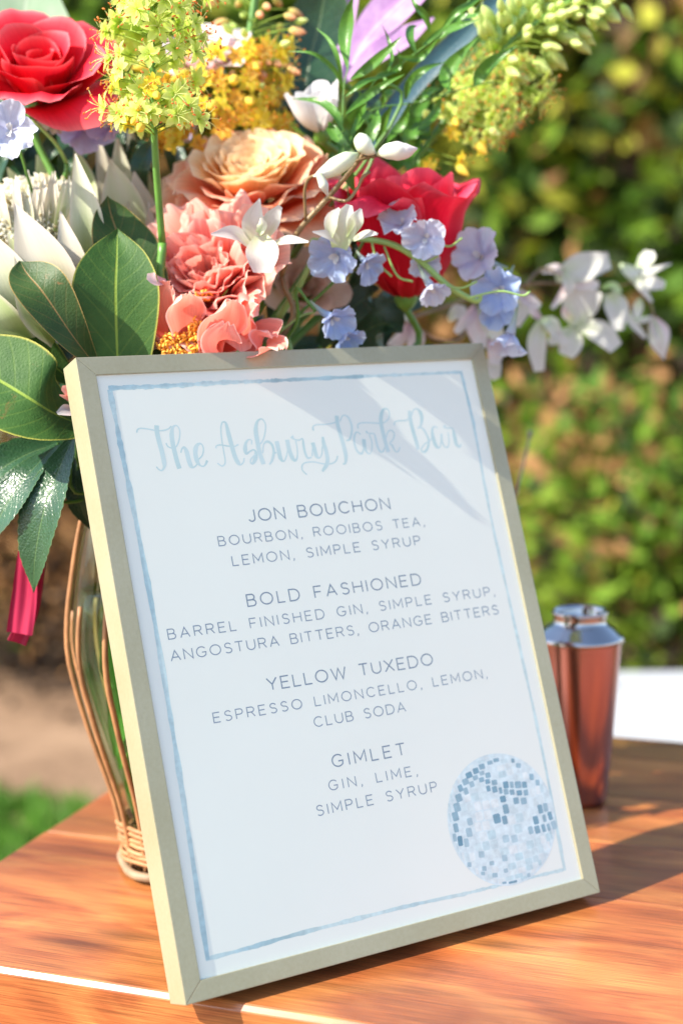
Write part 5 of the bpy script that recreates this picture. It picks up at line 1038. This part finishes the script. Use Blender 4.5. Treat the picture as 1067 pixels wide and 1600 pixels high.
OR = [ ([(868, 436, 1.28), (905, 420, 1.27), (952, 408, 1.265)], [8, 24, 14], OW, (-.2, .2, 1), .3), ([(880, 430, 1.28), (905, 440, 1.27), (935, 446, 1.27)], [6, 14, 6], OP, (0, .3, 1), .2), ([(885, 428, 1.275), (868, 420, 1.28), (846, 424, 1.28)], [5, 9, 4], OP, (0, .3, 1), .2),
 ([(885, 440, 1.27), (878, 460, 1.265), (862, 482, 1.265)], [4, 6, 3], OP, (0, .1, 1), .2), ([(882, 424, 1.27), (888, 445, 1.26), (886, 462, 1.26)], [4, 9, 3], OW, (0, 0, 1), .4),
 ([(896, 510, 1.28), (905, 478, 1.275), (922, 448, 1.27)], [8, 28, 22], OW, (0, .1, 1), .15), ([(902, 508, 1.28), (935, 518, 1.27), (962, 544, 1.265)], [6, 19, 12], OW, (0, .2, 1), .2), ([(898, 512, 1.28), (892, 536, 1.27), (884, 556, 1.27)], [6, 18, 12], OW, (-.2, 0, 1), .2), ([(894, 500, 1.275), (884, 492, 1.27), (880, 480, 1.27)], [4, 7, 3], [(.7, .75, .4), (.8, .7, .6), (.8, .6, .6)], (0, 0, 1), .3), ([(895, 512, 1.28), (870, 528, 1.275), (856, 536, 1.275)], [4, 10, 4], OW, (0, 0, 1), .2),
 ([(846, 500, 1.26), (838, 535, 1.25), (842, 580, 1.25)], [6, 15, 8], OW, (-.1, 0, 1), .2), ([(848, 500, 1.26), (866, 520, 1.25), (886, 536, 1.25)], [5, 8, 5], OW, (0, .3, 1), .2), ([(842, 500, 1.26), (860, 505, 1.25), (870, 525, 1.25)], [5, 12, 8], OG, (0, .3, 1), .2), ([(844, 498, 1.26), (832, 486, 1.26), (820, 470, 1.26)], [4, 8, 3], OP, (0, .3, 1), .2),
 ([(978, 420, 1.30), (1010, 424, 1.29), (1048, 412, 1.285)], [5, 7, 1], OW, (0, .3, 1), .2), ([(980, 426, 1.30), (1008, 440, 1.29), (1038, 446, 1.285)], [7, 14, 6], OW, (0, .1, 1), .2), ([(996, 420, 1.31), (1010, 404, 1.31), (1014, 392, 1.31)], [6, 14, 8], OG, (-.5, .3, .8), .2), ([(990, 432, 1.29), (1002, 450, 1.285), (1018, 472, 1.28)], [5, 6, 2], OW, (0, 0, 1), .2), ([(968, 412, 1.30), (980, 422, 1.295), (994, 432, 1.29)], [2, 9, 6], OG, (0, 0, 1), .2),
 ([(950, 458, 1.29), (962, 480, 1.28), (966, 516, 1.275)], [8, 19, 8], OW, (0, 0, 1), .3), ([(960, 462, 1.29), (984, 500, 1.285), (1008, 528, 1.285)], [4, 7, 3], OW, (0, .2, 1), .2), ([(940, 450, 1.29), (956, 446, 1.285), (968, 458, 1.28)], [3, 8, 4], [(.35, .55, .15), (.5, .65, .3), (.6, .7, .4)], (0, .5, .8), .2), ([(1000, 466, 1.30), (996, 480, 1.30), (994, 496, 1.30)], [3, 8, 5], OG, (0, .2, 1), .2), ([(992, 502, 1.29), (1004, 500, 1.29), (1020, 496, 1.29)], [3, 5, 3], OW, (0, .2, 1), .2),
 ([(1020, 496, 1.29), (1030, 520, 1.28), (1036, 562, 1.28)], [5, 15, 1], OP, (.2, 0, 1), .5), ([(1018, 498, 1.288), (1026, 530, 1.275), (1036, 560, 1.278)], [4, 12, 1], OW, (-.4, 0, 1), .5),
 ([(748, 480, 1.23), (745, 510, 1.22), (752, 545, 1.22)], [6, 17, 8], OP, (0, 0, 1), .2), ([(744, 478, 1.23), (728, 500, 1.22), (712, 520, 1.22)], [5, 10, 5], OP, (0, .2, 1), .2), ([(750, 478, 1.23), (766, 505, 1.22), (784, 540, 1.22)], [5, 15, 8], OG, (0, 0, 1), .2), ([(640, 505, 1.20), (625, 530, 1.19), (600, 545, 1.19)], [5, 10, 5], OP, (0, .2, 1), .2), ([(645, 500, 1.20), (632, 490, 1.19), (618, 498, 1.19)], [5, 12, 5], OW, (0, .2, 1), .2), ([(642, 505, 1.20), (650, 530, 1.19), (640, 555, 1.19)], [5, 14, 6], OP, (0, .2, 1), .2),
 ([(760, 560, 1.22), (768, 575, 1.21), (776, 592, 1.21)], [12, 16, 6], OW, (0, .2, 1), .2), ([(770, 530, 1.22), (774, 548, 1.21), (772, 570, 1.21)], [8, 13, 8], OP, (0, .2, 1), .2)]
OR += [([(806, 450, 1.24), (812, 480, 1.23), (806, 510, 1.23)], [5, 15, 6], OW, (0, .1, 1), .2), ([(806, 452, 1.24), (826, 470, 1.23), (844, 478, 1.23)], [4, 11, 4], OP, (0, .3, 1), .2), ([(700, 500, 1.21), (712, 488, 1.20), (728, 484, 1.20)], [4, 12, 6], OW, (0, .3, 1), .2)]
for i, (pts, hw, cl, fc, cu) in enumerate(OR): blade(e, 'petal', pts, hw, M['petal'], cl, fc, cu, 0, .02, 2, i, 8, 10)
ptube(e, 'pedicel', [(640, 505, 1.20), (680, 530, 1.21), (720, 528, 1.22), (744, 480, 1.23)], 3, M['stem_red'], 20, 7); ptube(e, 'pedicel', [(820, 448, 1.26), (835, 428, 1.27), (852, 420, 1.28), (876, 428, 1.28)], 2.6, M['stem_red'], 16, 7); ptube(e, 'pedicel', [(990, 440, 1.30), (1012, 465, 1.29), (1022, 496, 1.29)], 1.6, M['stem_red'], 12, 6)
stem_to_vase(e, P(560, 560, 1.16), .002, M['stem_red'])
# loose stalks and leaves standing in the vase water
e = empty('cut_stems', VT + Vector((0, 0, -.25))); tag(e, 'bundle of bright green cut stalks standing in the vase water', 'cut stems')
for k in range(22):
    a = random.uniform(0, 6.28); r = random.uniform(.01, .034); b_ = a + random.uniform(1.5, 3.5); p0 = Vector((r * math.cos(a) * .8, r * math.sin(a) * .8, -.02)); p1 = Vector((r * math.cos(b_) * .9, r * math.sin(b_) * .9, .26))
    pm = Vector(((vr(.15) - .018) * math.cos(a), (vr(.15) - .018) * math.sin(a), .14)) * random.uniform(.6, 1.)
    pm.z = .14; V, F, U = tube_geo([p0, pm, p1], .0024, 14, 6); obj('stalk', mesh('stalk', V, F, U), M['stem_bright'], e)
for k in range(30):
    a = math.radians(120 + 8 * k + random.uniform(-6, 6)); z0_ = random.uniform(.02, .15); r_ = max(.01, vr(z0_ + .02) - .016); q = e.location; c1 = Vector((r_ * math.cos(a), r_ * math.sin(a), 0)) + Vector((VT.x, VT.y, z0_)); dd_ = lambda p: ((p - CAM).dot(CF))
    px_ = lambda p: (533.5 + FPX * (p - CAM).dot(CR) / dd_(p), 800 - FPX * (p - CAM).dot(CU) / dd_(p), dd_(p))
    blade(e, 'leaf', [px_(c1), px_(c1 + Vector((random.uniform(-.006, .006), 0, .025))), px_(c1 + Vector((random.uniform(-.012, .012), 0, .065)))], [2, 17, 1], M['lf_green'], None, (random.uniform(-.7, .7), 0, .8), .2, .2, .03, 2, k, 6, 10)
